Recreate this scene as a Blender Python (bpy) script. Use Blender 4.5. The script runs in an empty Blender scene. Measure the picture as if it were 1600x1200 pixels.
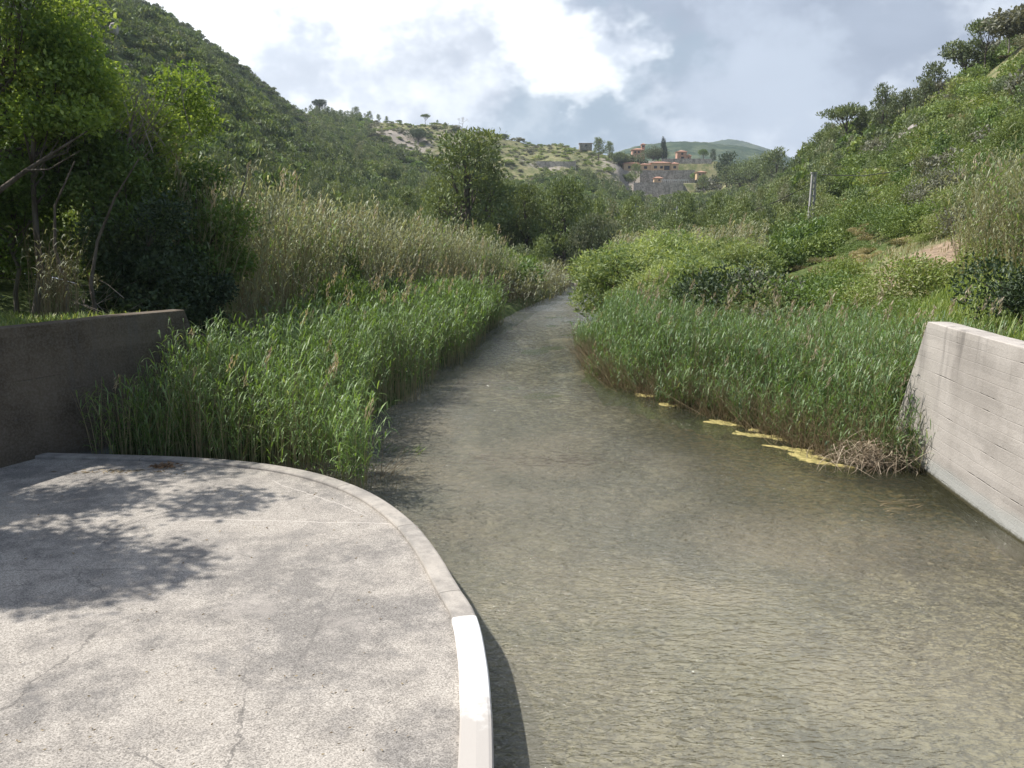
import bpy, math, random
import numpy as np
from math import radians as R
sc = bpy.context.scene
C = sc.collection
# ------------------------------------------------------------------ camera
FPX, HV, ZE = 1256.0, 370.0, 4.5
PITCH = math.atan((600 - HV) / FPX)
cam_d = bpy.data.cameras.new('camera'); cam = bpy.data.objects.new('camera', cam_d); C.objects.link(cam)
cam.location = (0, 0, ZE); cam.rotation_euler = (R(90) - PITCH, 0, 0)
cam_d.sensor_width = 36; cam_d.lens = 36 * FPX / 1600; cam_d.clip_end = 20000; cam_d.clip_start = 0.05
sc.camera = cam
# ------------------------------------------------------------------ light / exposure
SUN_EL, SUN_AZ = 56.0, -86.0        # azimuth from +Y towards +X (sun on the left, a touch ahead)
sun_d = bpy.data.lights.new('sun', 'SUN'); sun = bpy.data.objects.new('sun', sun_d); C.objects.link(sun)
sun_d.energy = 5.0; sun_d.angle = R(0.6); sun_d.color = (1.0, 0.95, 0.88)
sun.rotation_euler = (R(90 - SUN_EL), 0, R(-SUN_AZ + 180))
sun.location = (-30, 5, 50)
sc.view_settings.view_transform = 'Standard'; sc.view_settings.look = 'None'
sc.view_settings.exposure = 0.5; sc.view_settings.gamma = 1.0
sc.view_settings.use_curve_mapping = False
sc.cycles.use_denoising = True
sc.cycles.max_bounces = 6; sc.cycles.diffuse_bounces = 2; sc.cycles.glossy_bounces = 2
sc.cycles.transmission_bounces = 3; sc.cycles.transparent_max_bounces = 8; sc.cycles.volume_bounces = 0
sc.cycles.sample_clamp_indirect = 4
sc.cycles.caustics_reflective = False; sc.cycles.caustics_refractive = False

# ------------------------------------------------------------------ node helper
class NT:
    def __init__(s, nt): s.t = nt; s.n = nt.nodes; s.l = nt.links
    def put(s, sock, v):
        if isinstance(v, bpy.types.NodeSocket): s.l.new(v, sock)
        elif v is not None:
            if hasattr(sock.default_value, '__len__') and not hasattr(v, '__len__'): v = (v,) * len(sock.default_value)
            if hasattr(v, '__len__') and len(v) == 3 and len(sock.default_value) == 4: v = (*v, 1)
            sock.default_value = v
    def m(s, op, a, b=None, c=None, clamp=False):
        n = s.n.new('ShaderNodeMath'); n.operation = op; n.use_clamp = clamp
        for i, v in enumerate((a, b, c)): s.put(n.inputs[i], v)
        return n.outputs[0]
    def vm(s, op, a, b=None, out=0):
        n = s.n.new('ShaderNodeVectorMath'); n.operation = op
        s.put(n.inputs[0], a); s.put(n.inputs[1], b)
        return n.outputs[out]
    def mix(s, f, a, b, blend='MIX'):
        n = s.n.new('ShaderNodeMix'); n.data_type = 'RGBA'; n.blend_type = blend
        s.put(n.inputs[0], f); s.put(n.inputs[6], a); s.put(n.inputs[7], b)
        return n.outputs[2]
    def noise(s, vec, scale, detail=3, rough=.5, dist=0, out=0):
        n = s.n.new('ShaderNodeTexNoise'); s.put(n.inputs['Vector'], vec); n.inputs['Scale'].default_value = scale
        n.inputs['Detail'].default_value = detail; n.inputs['Roughness'].default_value = rough
        n.inputs['Distortion'].default_value = dist
        return n.outputs[out]
    def voro(s, vec, scale, out=0, feature='F1'):
        n = s.n.new('ShaderNodeTexVoronoi'); n.feature = feature; s.put(n.inputs['Vector'], vec)
        n.inputs['Scale'].default_value = scale
        return n.outputs[out]
    def ss(s, x, lo, hi):
        n = s.n.new('ShaderNodeMapRange'); n.interpolation_type = 'SMOOTHSTEP'
        s.put(n.inputs[0], x); n.inputs[1].default_value = lo; n.inputs[2].default_value = hi
        return n.outputs[0]
    def mp(s, vec, scale=(1, 1, 1), rot=(0, 0, 0), loc=(0, 0, 0)):
        n = s.n.new('ShaderNodeMapping'); s.put(n.inputs[0], vec)
        n.inputs[1].default_value = loc; n.inputs[2].default_value = rot; n.inputs[3].default_value = scale
        return n.outputs[0]
    def bump(s, h, strength=.3, dist=.02, nrm=None):
        n = s.n.new('ShaderNodeBump'); s.put(n.inputs['Height'], h); n.inputs['Strength'].default_value = strength
        n.inputs['Distance'].default_value = dist
        if nrm is not None: s.put(n.inputs['Normal'], nrm)
        return n.outputs[0]
    def geo(s): return s.n.new('ShaderNodeNewGeometry').outputs['Position']
    def attr(s, name):
        n = s.n.new('ShaderNodeAttribute'); n.attribute_name = name; return n.outputs['Fac']
    def sep(s, v):
        n = s.n.new('ShaderNodeSeparateXYZ'); s.put(n.inputs[0], v); return n.outputs
    def comb(s, x, y, z):
        n = s.n.new('ShaderNodeCombineXYZ')
        for i, v in enumerate((x, y, z)): s.put(n.inputs[i], v)
        return n.outputs[0]

def new_mat(name):
    m = bpy.data.materials.new(name); m.use_nodes = True; m.node_tree.nodes.clear()
    t = NT(m.node_tree); out = t.n.new('ShaderNodeOutputMaterial')
    return m, t, out
def pbsdf(t, out, col, rough=.8, nrm=None, spec=.3):
    b = t.n.new('ShaderNodeBsdfPrincipled')
    t.put(b.inputs['Base Color'], col); t.put(b.inputs['Roughness'], rough)
    b.inputs['Specular IOR Level'].default_value = spec
    if nrm is not None: t.put(b.inputs['Normal'], nrm)
    t.l.new(b.outputs[0], out.inputs[0]); return b

# ------------------------------------------------------------------ world: Nishita sky behind drifting cloud
def dirv(u, v):
    d = np.array([(u - 800) / FPX, math.cos(PITCH) + math.sin(PITCH) * (600 - v) / FPX,
                  -math.sin(PITCH) + math.cos(PITCH) * (600 - v) / FPX])
    return tuple(d / np.linalg.norm(d))
def build_world():
    w = bpy.data.worlds.new('World'); sc.world = w; w.use_nodes = True
    w.cycles.sampling_method = 'MANUAL'; w.cycles.sample_map_resolution = 512
    t = NT(w.node_tree); t.n.clear()
    out = t.n.new('ShaderNodeOutputWorld'); bg = t.n.new('ShaderNodeBackground'); bg.inputs[1].default_value = WSTR
    sky = t.n.new('ShaderNodeTexSky'); sky.sky_type = 'NISHITA'; sky.sun_disc = False
    sky.sun_elevation = R(SUN_EL); sky.sun_rotation = R(SUN_AZ); sky.dust_density = 1.5
    tc = t.n.new('ShaderNodeTexCoord'); d = tc.outputs['Generated']
    x, y, z = t.sep(d)
    n1 = t.noise(t.mp(d, (1, 1, 2.2)), 2.3, 4, .55, .2)
    wob = t.noise(t.mp(d, (1, 1, 1.5)), 5.0, 5, .62, 0, out=1)
    n2 = t.sep(wob)[2]
    dd = t.vm('ADD', d, t.vm('MULTIPLY', t.vm('SUBTRACT', wob, (.5, .5, .5)), (.42, .42, .42)))
    dn = t.vm('NORMALIZE', dd)
    def blob(u, v, a0, a1):      # 1 inside a0 degrees, 0 past a1 degrees
        dp = t.vm('DOT_PRODUCT', dn, dirv(u, v), out=1)
        return t.ss(dp, math.cos(R(a1)), math.cos(R(a0)))
    white = blob(480, -20, 6, 21)
    white = t.m('MAXIMUM', white, t.m('MULTIPLY', blob(830, 60, 1, 6.5), .85))
    white = t.m('MAXIMUM', white, t.m('MULTIPLY', blob(520, 125, .5, 5), .8))
    white = t.m('MAXIMUM', white, t.m('MULTIPLY', blob(900, 118, .2, 3), .45))
    white = t.m('MAXIMUM', white, t.m('MULTIPLY', blob(470, 150, .2, 4), .8))
    white = t.m('SUBTRACT', white, t.m('MULTIPLY', blob(455, 90, 1, 5.5), .75))
    white = t.m('SUBTRACT', white, t.m('MULTIPLY', blob(690, 150, 2, 8), .65))
    white = t.m('ADD', white, t.m('MULTIPLY', t.ss(n2, .45, .62), .22), clamp=True)
    grey = t.mix(t.ss(n1, .35, .65), (.275, .33, .435), (.455, .525, .645))
    grey = t.mix(t.m('MULTIPLY', blob(900, 215, 2, 9), .7), grey, (.31, .43, .53))
    grey = t.mix(t.m('MULTIPLY', blob(1180, 205, 2, 7), .75), grey, (.60, .68, .80))
    grey = t.mix(t.m('MULTIPLY', t.ss(n2, .48, .60), .5), grey, (.66, .74, .86))
    grey = t.mix(t.m('MULTIPLY', t.m('MULTIPLY', t.ss(z, .27, .45), t.m('SUBTRACT', 1.0, t.ss(z, .62, .82))), .9), grey, (1.05, 1.1, 1.16))
    cloud = t.mix(white, grey, (1.35, 1.38, 1.42))
    # elsewhere in the sky: cloud in open drifts, blue between
    front = t.ss(y, .25, .65)
    cover = t.m('MAXIMUM', t.m('MULTIPLY', t.ss(n1, .42, .60), .22), front)
    cl = t.vm('MULTIPLY', cloud, (.82 / WSTR, .82 / WSTR, .82 / WSTR))
    cc = t.mix(cover, sky.outputs[0], cl)
    t.l.new(cc, bg.inputs[0]); t.l.new(bg.outputs[0], out.inputs[0])
WSTR = 0.1
build_world()

# ------------------------------------------------------------------ picture <-> place helpers
_F = np.array([0, math.cos(PITCH), -math.sin(PITCH)]); _U = np.array([0, math.sin(PITCH), math.cos(PITCH)])
def zat(u, v, Y):
    a = (600 - v) / FPX
    return ZE + (_F[2] + _U[2] * a) * Y / (_F[1] + _U[1] * a)
def xat(u, v, Y):
    r = _F + _U * (600 - v) / FPX
    return (u - 800) / FPX * Y / r[1]
rng = np.random.default_rng(7)
random.seed(3)

# ------------------------------------------------------------------ vectorised geometry
class Geo:
    def __init__(s): s.v = []; s.q = []; s.mi = []; s.ti = []; s.n = 0
    def add(s, v, q, mi=0, ti=.5):
        v = np.asarray(v, float).reshape(-1, 3); q = np.asarray(q, int).reshape(-1, 4)
        s.v.append(v); s.q.append(q + s.n); s.n += len(v)
        s.mi.append(np.full(len(q), mi, int) if np.isscalar(mi) else np.asarray(mi, int))
        s.ti.append(np.full(len(q), ti, float) if np.isscalar(ti) else np.asarray(ti, float))
    def arr(s):
        if not s.v: return np.zeros((0, 3)), np.zeros((0, 4), int), np.zeros(0, int), np.zeros(0)
        return np.concatenate(s.v), np.concatenate(s.q), np.concatenate(s.mi), np.concatenate(s.ti)
    def merge(s, o):
        v, q, m, ti = o.arr(); s.add(v, q, m, ti)
    def mesh(s, name, mats, smooth=False):
        v, q, mi, ti = s.arr()
        me = bpy.data.meshes.new(name)
        me.vertices.add(len(v)); me.vertices.foreach_set('co', v.astype(np.float32).ravel())
        me.loops.add(len(q) * 4); me.loops.foreach_set('vertex_index', q.astype(np.int32).ravel())
        me.polygons.add(len(q)); me.polygons.foreach_set('loop_start', np.arange(0, len(q) * 4, 4, dtype=np.int32))
        for m in mats: me.materials.append(m)
        if len(mats) > 1: me.polygons.foreach_set('material_index', mi.astype(np.int32))
        a = me.attributes.new('tint', 'FLOAT', 'FACE'); a.data.foreach_set('value', ti.astype(np.float32))
        me.update(calc_edges=True)
        me.polygons.foreach_set('use_smooth', np.full(len(q), smooth, dtype=bool))
        return me
def link(name, me, parent=None, loc=(0, 0, 0)):
    o = bpy.data.objects.new(name, me); C.objects.link(o); o.location = loc
    if parent is not None: o.parent = parent
    return o
def tag(o, label=None, cat=None, group=None, kind=None):
    if label: o['label'] = label
    if cat: o['category'] = cat
    if group: o['group'] = group
    if kind: o['kind'] = kind
    return o
def empty(name, loc, label, cat, group=None, rz=0, s=1.0):
    o = bpy.data.objects.new(name, None); C.objects.link(o); o.location = loc; o.rotation_euler = (0, 0, rz)
    o.scale = (s, s, s) if np.isscalar(s) else s
    o.empty_display_size = .3
    return tag(o, label, cat, group)

BOXQ = [(0, 3, 2, 1), (4, 5, 6, 7), (0, 1, 5, 4), (1, 2, 6, 5), (2, 3, 7, 6), (3, 0, 4, 7)]
def box(g, x0, x1, y0, y1, z0, z1, mi=0, ti=.5):
    g.add([(x0, y0, z0), (x1, y0, z0), (x1, y1, z0), (x0, y1, z0), (x0, y0, z1), (x1, y0, z1), (x1, y1, z1), (x0, y1, z1)], BOXQ, mi, ti)
def unit(a): return a / np.maximum(np.linalg.norm(a, axis=-1, keepdims=True), 1e-9)
def tube(g, pts, rad, sides=5, mi=0, ti=.5):
    pts = np.asarray(pts, float); n = len(pts); rad = np.broadcast_to(rad, (n,))
    tan = unit(np.gradient(pts, axis=0)); ref = np.array([.3, .9, .1])
    a = unit(np.cross(tan, ref)); b = np.cross(tan, a)
    th = np.arange(sides) * 2 * np.pi / sides
    v = pts[:, None] + rad[:, None, None] * (np.cos(th)[None, :, None] * a[:, None] + np.sin(th)[None, :, None] * b[:, None])
    q = []
    for i in range(n - 1):
        for k in range(sides):
            k2 = (k + 1) % sides; q.append((i * sides + k, i * sides + k2, (i + 1) * sides + k2, (i + 1) * sides + k))
    g.add(v, q, mi, ti)
def rvec(n, r=None):
    r = r or rng
    return unit((r.normal(size=(n, 3))))
def leaves(g, c, axis, L, W, mi=0, ti=.5, r=None):
    """diamond leaves: c (n,3) centres, axis (n,3)"""
    r = r or rng
    n = len(c); axis = unit(axis); side = unit(np.cross(axis, rvec(n, r)))
    nrm = np.cross(axis, side)
    L = np.broadcast_to(L, (n,))[:, None]; W = np.broadcast_to(W, (n,))[:, None]
    v = np.stack([c - axis * L / 2, c + side * W / 2 + nrm * W * .18, c + axis * L / 2, c - side * W / 2 + nrm * W * .18], 1)
    g.add(v, np.arange(4 * n).reshape(n, 4), mi, ti)
def blades(g, base, d, L, W, lift, droop, mi=0, ti=.5):
    n = len(base)
    ts = np.array([0, .35, .7, 1.0]); ws = np.array([.55, 1, .75, .06])
    side = unit(np.cross(d, np.array([0, 0, 1.0])))
    L = np.broadcast_to(L, (n,)); W = np.broadcast_to(W, (n,)); lift = np.broadcast_to(lift, (n,)); droop = np.broadcast_to(droop, (n,))
    P = base[:, None] + d[:, None] * (L * np.cos(lift))[:, None, None] * ts[None, :, None]
    P[..., 2] += (L * np.sin(lift))[:, None] * ts - (L * droop)[:, None] * ts ** 2
    v = np.stack([P + side[:, None] * (W[:, None] * ws / 2)[..., None], P - side[:, None] * (W[:, None] * ws / 2)[..., None]], 2)
    b = (np.arange(n) * 8)[:, None, None]
    q = np.array([[0, 1, 3, 2], [2, 3, 5, 4], [4, 5, 7, 6]])[None] + b
    g.add(v, q, mi, np.repeat(np.broadcast_to(ti, (n,)), 3))
def stems(g, base, top, bend, r0, mi=0, ti=.5, nseg=3):
    """3-sided stalks"""
    n = len(base); ts = np.linspace(0, 1, nseg + 1)
    P = base[:, None] + (top - base)[:, None] * ts[None, :, None] + bend[:, None] * (4 * ts * (1 - ts))[None, :, None]
    r0 = np.broadcast_to(r0, (n,))
    th = np.arange(3) * 2 * np.pi / 3
    ring = np.stack([np.cos(th), np.sin(th), 0 * th], -1)
    v = P[:, :, None] + ring[None, None] * (r0[:, None] * (1 - .75 * ts))[:, :, None, None]
    b = (np.arange(n) * 3 * (nseg + 1))[:, None, None]
    q = np.array([[i * 3 + k, i * 3 + (k + 1) % 3, (i + 1) * 3 + (k + 1) % 3, (i + 1) * 3 + k] for i in range(nseg) for k in range(3)])[None] + b
    g.add(v, q, mi, np.repeat(np.broadcast_to(ti, (n,)), nseg * 3))
    return P
def reeds(g, base, H, nleaf, LL, LW, blade_mi=1, start=.25, lean=.12, droop=.45, lift=.9, dead=.15, plume=0., r0=.006, leaf_t=None, wind=(.5, -.2)):
    """materials: 0 stalk, 1 blade, 2 dry, 3 plume"""
    n = len(base); H = np.broadcast_to(H, (n,))
    off = rng.normal(size=(n, 3)) * lean * H[:, None]; off[:, 2] = H
    off[:, 0] += wind[0] * lean * H; off[:, 1] += wind[1] * lean * H
    top = base + off
    isdead = rng.random(n) < dead
    bend = -np.stack([off[:, 0], off[:, 1], 0 * H], 1) * .18
    tt = rng.random(n)
    smi = np.where(isdead, 2, 0)
    st = Geo(); P = stems(st, base, top, bend, r0 * (.7 + .6 * rng.random(n)), 0, tt)
    v, q, _, ti = st.arr(); g.add(v, q, np.repeat(smi, 9), ti)
    liv = np.where(~isdead)[0]
    idx = np.repeat(liv, nleaf); m = len(idx)
    t = start + (1 - start) * (np.tile(np.arange(nleaf), len(liv)) + rng.random(m)) / nleaf
    t = np.minimum(t, .99)
    B = base[idx] + (top - base)[idx] * t[:, None] + bend[idx] * (4 * t * (1 - t))[:, None]
    az = rng.random(m) * 2 * np.pi + 0.0
    d = np.stack([np.cos(az) + .35 * wind[0], np.sin(az) + .35 * wind[1], 0 * az], 1); d = unit(d)
    sz = (.55 + .6 * rng.random(m)) * (1.1 - .35 * np.abs(t - .6))
    ti = np.clip(.55 * tt[idx] + .45 * rng.random(m), 0, 1) if leaf_t is None else leaf_t(m)
    blades(g, B, d, LL * sz, LW * (.7 + .6 * rng.random(m)), lift * (.6 + .7 * rng.random(m)), droop * (.5 + rng.random(m)), blade_mi, ti)
    if plume > 0:
        pk = np.where(rng.random(n) < plume)[0]
        k = 16; i2 = np.repeat(pk, k); m = len(i2); tz = np.tile(np.linspace(0, 1, k), len(pk))
        c = top[i2] + np.stack([rng.normal(size=m) * .03, rng.normal(size=m) * .03, tz * .32 - .06], 1) * (H[i2][:, None] / 3 + .3)
        c[:, 0] += .09 * tz
        ax = rng.normal(size=(m, 3)) * .35 + [.25, 0, 1]
        leaves(g, c, ax, .11 * (H[i2] / 3 + .4), .025 * (H[i2] / 3 + .4), 3, rng.random(m))
    return g

def crown(g, lobes, n, L, W, mi=0, up=.3, shell=.55, r=None, tvar=.5, dirn=0.0):
    """leaf clumps through lobe volumes. lobes: (x,y,z,rx,ry,rz)"""
    r = r or rng
    lb = np.asarray(lobes, float); vol = (lb[:, 3] * lb[:, 4] * lb[:, 5]) ** .67; pr = vol / vol.sum()
    k = r.choice(len(lb), n, p=pr)
    d = rvec(n, r); rad = (shell + (1 - shell) * r.random(n) ** .6) * (1 + .12 * r.normal(size=n))
    # sub-clumping : pull leaves toward random clump centres on the shell
    nc = max(6, n // 26)
    cd = rvec(nc, r); near = r.integers(0, nc, n)
    d = unit(cd[near] + .38 * r.normal(size=(n, 3)))
    c = lb[k, :3] + d * lb[k, 3:6] * rad[:, None]
    ax = d * .6 + rvec(n, r) * .9 + np.array([0, 0, up])
    ctint = r.random(len(lb)); ct2 = r.random(nc)
    ti = np.clip(.5 + tvar * (.5 * (ctint[k] - .5) + .45 * (ct2[near] - .5) + .5 * (r.random(n) - .5)) * 1.6, 0, 1)
    s = .65 + .7 * r.random(n)
    leaves(g, c, ax, L * s, W * s, mi, ti, r)
def limbs(g, lobes, base, r0, mi=0, frac=.35, h0=.3, sides=5, r=None):
    r = r or rng
    lobes = np.asarray(lobes, float)
    zc = lobes[:, 2].max()
    top = np.array([lobes[:, 0].mean() * .6, lobes[:, 1].mean() * .6, zc])
    base = np.asarray(base, float)
    ts = np.linspace(0, 1, 7)
    pts = base + (top - base) * ts[:, None]; pts[1:-1, :2] += r.normal(size=(5, 2)) * zc * .018
    tube(g, pts, r0 * (1 - .82 * ts), sides + 1, mi)
    for lo in lobes:
        t = np.clip(h0 + (lo[2] / zc - h0) * (.35 + .3 * r.random()), h0 * .7, .92)
        p0 = np.array([np.interp(t, ts, pts[:, i]) for i in range(3)])
        p3 = lo[:3] + np.array([0, 0, lo[5] * .2]); mid = (p0 + p3) / 2 + np.array([0, 0, -.06 * zc]) + r.normal(size=3) * .04 * zc
        rr = r0 * (1 - .82 * t) * .55
        q = [p0, p0 * .55 + mid * .45, mid, mid * .45 + p3 * .55, p3]
        tube(g, q, np.linspace(rr, rr * .25, 5), sides, mi)
        for _ in range(3):
            e = lo[:3] + rvec(1, r)[0] * lo[3:6] * .8
            tube(g, [mid, (mid + e) / 2 + r.normal(size=3) * .03 * zc, e], [rr * .4, rr * .28, rr * .1], 3, mi)

# ------------------------------------------------------------------ materials
def leaf_mat(name, a, b, c=None, trans=.35, rough=.55, spec=.25, gloss=.045, tcol=1.25, warm=(1.85, 1.55, 1.85)):
    m, t, out = new_mat(name)
    a, b, c = [None if q is None else tuple(min(.75, q[i] * k[i]) for i in range(3)) for q, k in ((a, warm), (b, warm), (c, (1.1, 1.1, 1)))]
    ti = t.attr('tint')
    col = t.mix(ti, a, b)
    if c is not None: col = t.mix(t.ss(ti, .86, .97), col, c)
    oi = t.n.new('ShaderNodeObjectInfo').outputs['Random']
    pos = t.geo(); nz = t.noise(pos, .11, 2, .5)
    br = t.m('ADD', t.m('MULTIPLY', oi, .30), t.m('ADD', t.m('MULTIPLY', nz, .7), .50))
    col = t.vm('MULTIPLY', col, t.comb(br, br, br))
    di = t.n.new('ShaderNodeBsdfDiffuse'); t.put(di.inputs[0], col)
    tr = t.n.new('ShaderNodeBsdfTranslucent'); t.put(tr.inputs[0], t.vm('MULTIPLY', col, (1.2 * tcol, 1.15 * tcol, .8)))
    mx = t.n.new('ShaderNodeMixShader'); mx.inputs[0].default_value = trans
    t.l.new(di.outputs[0], mx.inputs[1]); t.l.new(tr.outputs[0], mx.inputs[2])
    gl = t.n.new('ShaderNodeBsdfGlossy'); gl.inputs['Roughness'].default_value = rough; gl.inputs[0].default_value = (.8, .85, .8, 1)
    m2 = t.n.new('ShaderNodeMixShader'); m2.inputs[0].default_value = gloss
    t.l.new(mx.outputs[0], m2.inputs[1]); t.l.new(gl.outputs[0], m2.inputs[2])
    t.l.new(m2.outputs[0], out.inputs[0])
    return m
def flat_mat(name, a, b, scale=3, rough=.85, bump=0.0, bscale=None, stretch=(1, 1, 1)):
    m, t, out = new_mat(name)
    p = t.mp(t.geo(), stretch); nz = t.noise(p, scale, 5, .6)
    col = t.mix(t.ss(nz, .3, .7), a, b)
    nr = t.bump(t.noise(p, bscale or scale * 4, 4, .6), bump, .05) if bump else None
    pbsdf(t, out, col, rough, nr)
    return m
M = {}
M['bark'] = flat_mat('bark', (.07, .055, .042), (.17, .145, .12), 6, bump=.5, stretch=(1, 1, .25))
M['bark_grey'] = flat_mat('bark_grey', (.16, .145, .13), (.33, .30, .27), 6, bump=.4, stretch=(1, 1, .25))
M['twig_dead'] = flat_mat('dead_twig', (.16, .13, .10), (.36, .31, .26), 4)
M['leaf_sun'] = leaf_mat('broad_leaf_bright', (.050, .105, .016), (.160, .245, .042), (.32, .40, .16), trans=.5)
M['leaf_mid'] = leaf_mat('broad_leaf', (.030, .065, .013), (.085, .150, .028), (.16, .21, .07), trans=.35)
M['leaf_dark'] = leaf_mat('evergreen_leaf', (.012, .026, .010), (.035, .062, .018), (.09, .11, .05), trans=.2)  # on the left thickets this dark colour also stands in for backlit shade
M['pine'] = leaf_mat('pine_needle', (.045, .080, .024), (.115, .165, .045), (.17, .19, .09), trans=.25)
M['pine_grey'] = leaf_mat('pine_needle_grey', (.055, .075, .035), (.130, .155, .075), (.20, .20, .14), trans=.25, warm=(1.35, 1.35, 1.35))
M['scrub'] = leaf_mat('scrub_leaf', (.045, .085, .016), (.125, .185, .040), (.22, .23, .12), trans=.3)
M['scrub_grey'] = leaf_mat('scrub_grey_leaf', (.09, .09, .07), (.20, .19, .155), None, trans=.2, warm=(1.15, 1.2, 1.1))
M['willow'] = leaf_mat('willow_leaf', (.060, .115, .030), (.195, .270, .080), (.33, .38, .20), trans=.4)
M['cypress'] = leaf_mat('cypress_leaf', (.010, .020, .012), (.028, .045, .020), None, trans=.1)
M['reed_stalk'] = leaf_mat('reed_stalk', (.09, .12, .04), (.20, .20, .09), None, trans=.1)
M['reed_blade'] = leaf_mat('reed_blade', (.030, .070, .016), (.130, .205, .050), (.30, .34, .15), trans=.4, gloss=.07, warm=(1.5, 1.45, 1.25))
M['reed_blade_blue'] = leaf_mat('reed_blade_blue', (.030, .068, .020), (.120, .190, .058), (.30, .33, .17), trans=.4, gloss=.07, warm=(1.5, 1.5, 1.35))
M['reed_dry'] = leaf_mat('dry_stalk', (.17, .115, .06), (.36, .28, .17), None, trans=.15, warm=(1, 1, 1))
M['plume'] = leaf_mat('reed_plume', (.30, .23, .16), (.50, .42, .32), None, trans=.35, warm=(.9, .9, .9))
M['cane_stalk'] = leaf_mat('cane_stalk', (.20, .17, .08), (.36, .31, .18), None, trans=.1, warm=(1, 1, 1))
M['cane_blade'] = leaf_mat('cane_blade', (.14, .155, .085), (.37, .38, .26), (.54, .53, .42), trans=.35, warm=(1.0, 1.0, 1.0))
M['straw_grass'] = leaf_mat('straw_grass', (.13, .12, .05), (.36, .31, .17), None, trans=.3, warm=(1, 1, 1))
M['grass'] = leaf_mat('grass_blade', (.06, .12, .02), (.20, .27, .07), (.36, .34, .18), trans=.4)

# ------------------------------------------------------------------ terrain
US = np.array([-1500, -600, 100, 290, 400, 500, 600, 750, 900, 1000, 1100, 1190, 1250, 1300, 1400, 1500, 1600, 1800, 2300, 3200], float)
YS = np.array([16, 30, 45, 70, 100, 150, 220, 300, 400, 520, 700, 1000], float)
TB = np.array([
 [2.9, 6, 12, 25, 44, 75, 115, 150, 185, 200, 195, 180],     # -1500
 [2.9, 5, 9, 20, 37, 66, 108, 146, 184, 200, 195, 180],      # -600
 [2.9, 3, 4, 9, 20, 43, 76, 108, 142, 158, 150, 140],        # 100
 [.8, 1.5, 2, 4, 11, 28, 55, 79, 106, 112, 105, 90],         # 290
 [.8, 1.2, 1.5, 3, 7, 18, 38, 60, 86, 87, 80, 70],           # 400
 [.8, 1.0, 1.2, 2, 4, 10, 22, 38, 60, 82, 76, 60],           # 500
 [.8, 1.0, 1.2, 2, 3, 6, 14, 27, 47, 79, 66, 50],            # 600
 [.8, .8, 1.0, 1.5, 2.5, 4, 8, 16, 34, 74, 60, 45],          # 750
 [.6, .6, .8, 1.2, 2.5, 4, 8, 17, 34, 62, 50, 40],           # 900
 [.6, .6, .8, 1.2, 2.5, 4, 7, 11, 20, 52, 46, 35],           # 1000
 [.7, .8, 1.0, 1.6, 3, 5, 8, 12, 24, 52, 44, 35],            # 1100
 [.8, 1.0, 1.3, 2.2, 4, 7, 11, 17, 29, 48, 44, 35],          # 1190
 [1.0, 1.3, 1.8, 2.8, 5, 13, 25, 30, 36, 46, 44, 35],        # 1250
 [1.3, 1.8, 2.4, 4.2, 9, 20, 30, 34, 38, 46, 44, 35],        # 1300
 [2.0, 2.6, 4.2, 8, 14, 26, 40, 46, 48, 50, 44, 35],         # 1400
 [2.8, 3.1, 6, 12, 21, 37, 49, 56, 58, 56, 50, 40],          # 1500
 [2.8, 3.8, 8.0, 16.5, 28, 49, 62, 70, 72, 70, 60, 50],      # 1600
 [2.9, 6, 13, 26, 40, 64, 84, 95, 100, 95, 80, 70],          # 1800
 [3.2, 9, 18, 34, 52, 80, 105, 120, 130, 120, 100, 90],      # 2300
 [4, 12, 22, 40, 60, 90, 120, 140, 150, 140, 120, 110]])     # 3200
SS = (US - 800) / FPX
TB[:4, 7:9] *= 1.05
for _i in range(len(US)):
    for _j in range(len(YS)):
        if TB[_i, _j] > ZE:
            TB[_i, _j] = zat(0, HV - FPX * (TB[_i, _j] - ZE) / YS[_j], YS[_j])
RL = np.array([(-3.0, 13.0), (-3.0, 14.15), (-3.3, 16.9), (-3.25, 19.7), (-2.75, 22.0), (-1.95, 30), (-1.1, 39.5), (1.25, 52.3), (3.5, 62.7), (4.9, 70.4), (5.5, 80), (6.2, 100)])
RR = np.array([(8.4, 13.0), (8.3, 14.6), (6.6, 15.9), (5.3, 19.7), (3.1, 24.0), (2.8, 27.7), (3.1, 33.5), (4.0, 42), (5.4, 52.3), (8.0, 72), (8.4, 80), (7.2, 100)])
LW_ = np.array([(-11.0, -12), (-10.9, 6), (-10.2, 11), (-9.1, 14.1), (-8.5, 15.4), (-8.05, 16.7), (-7.3, 17.9)])     # left retaining wall (face line)
RW_ = np.array([(7.6, -12), (7.55, 6), (7.6, 9), (7.68, 11.7), (7.92, 13.7), (8.2, 15.8)])                         # right retaining wall
def smooth(t): t = np.clip(t, 0, 1); return t * t * (3 - 2 * t)
def vnoise(x, y, seed=0):
    x, y = np.broadcast_arrays(np.asarray(x, float), np.asarray(y, float))
    xi = np.floor(x).astype(int); yi = np.floor(y).astype(int); fx = smooth(x - xi); fy = smooth(y - yi)
    def h(a, b):
        n = (a * 374761393 + b * 668265263 + seed * 974634777) & 0x7fffffff
        n = ((n ^ (n >> 13)) * 1274126177) & 0x7fffffff
        return ((n ^ (n >> 16)) & 0xffff) / 65535.0
    return (h(xi, yi) * (1 - fx) + h(xi + 1, yi) * fx) * (1 - fy) + (h(xi, yi + 1) * (1 - fx) + h(xi + 1, yi + 1) * fx) * fy - .5
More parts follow.
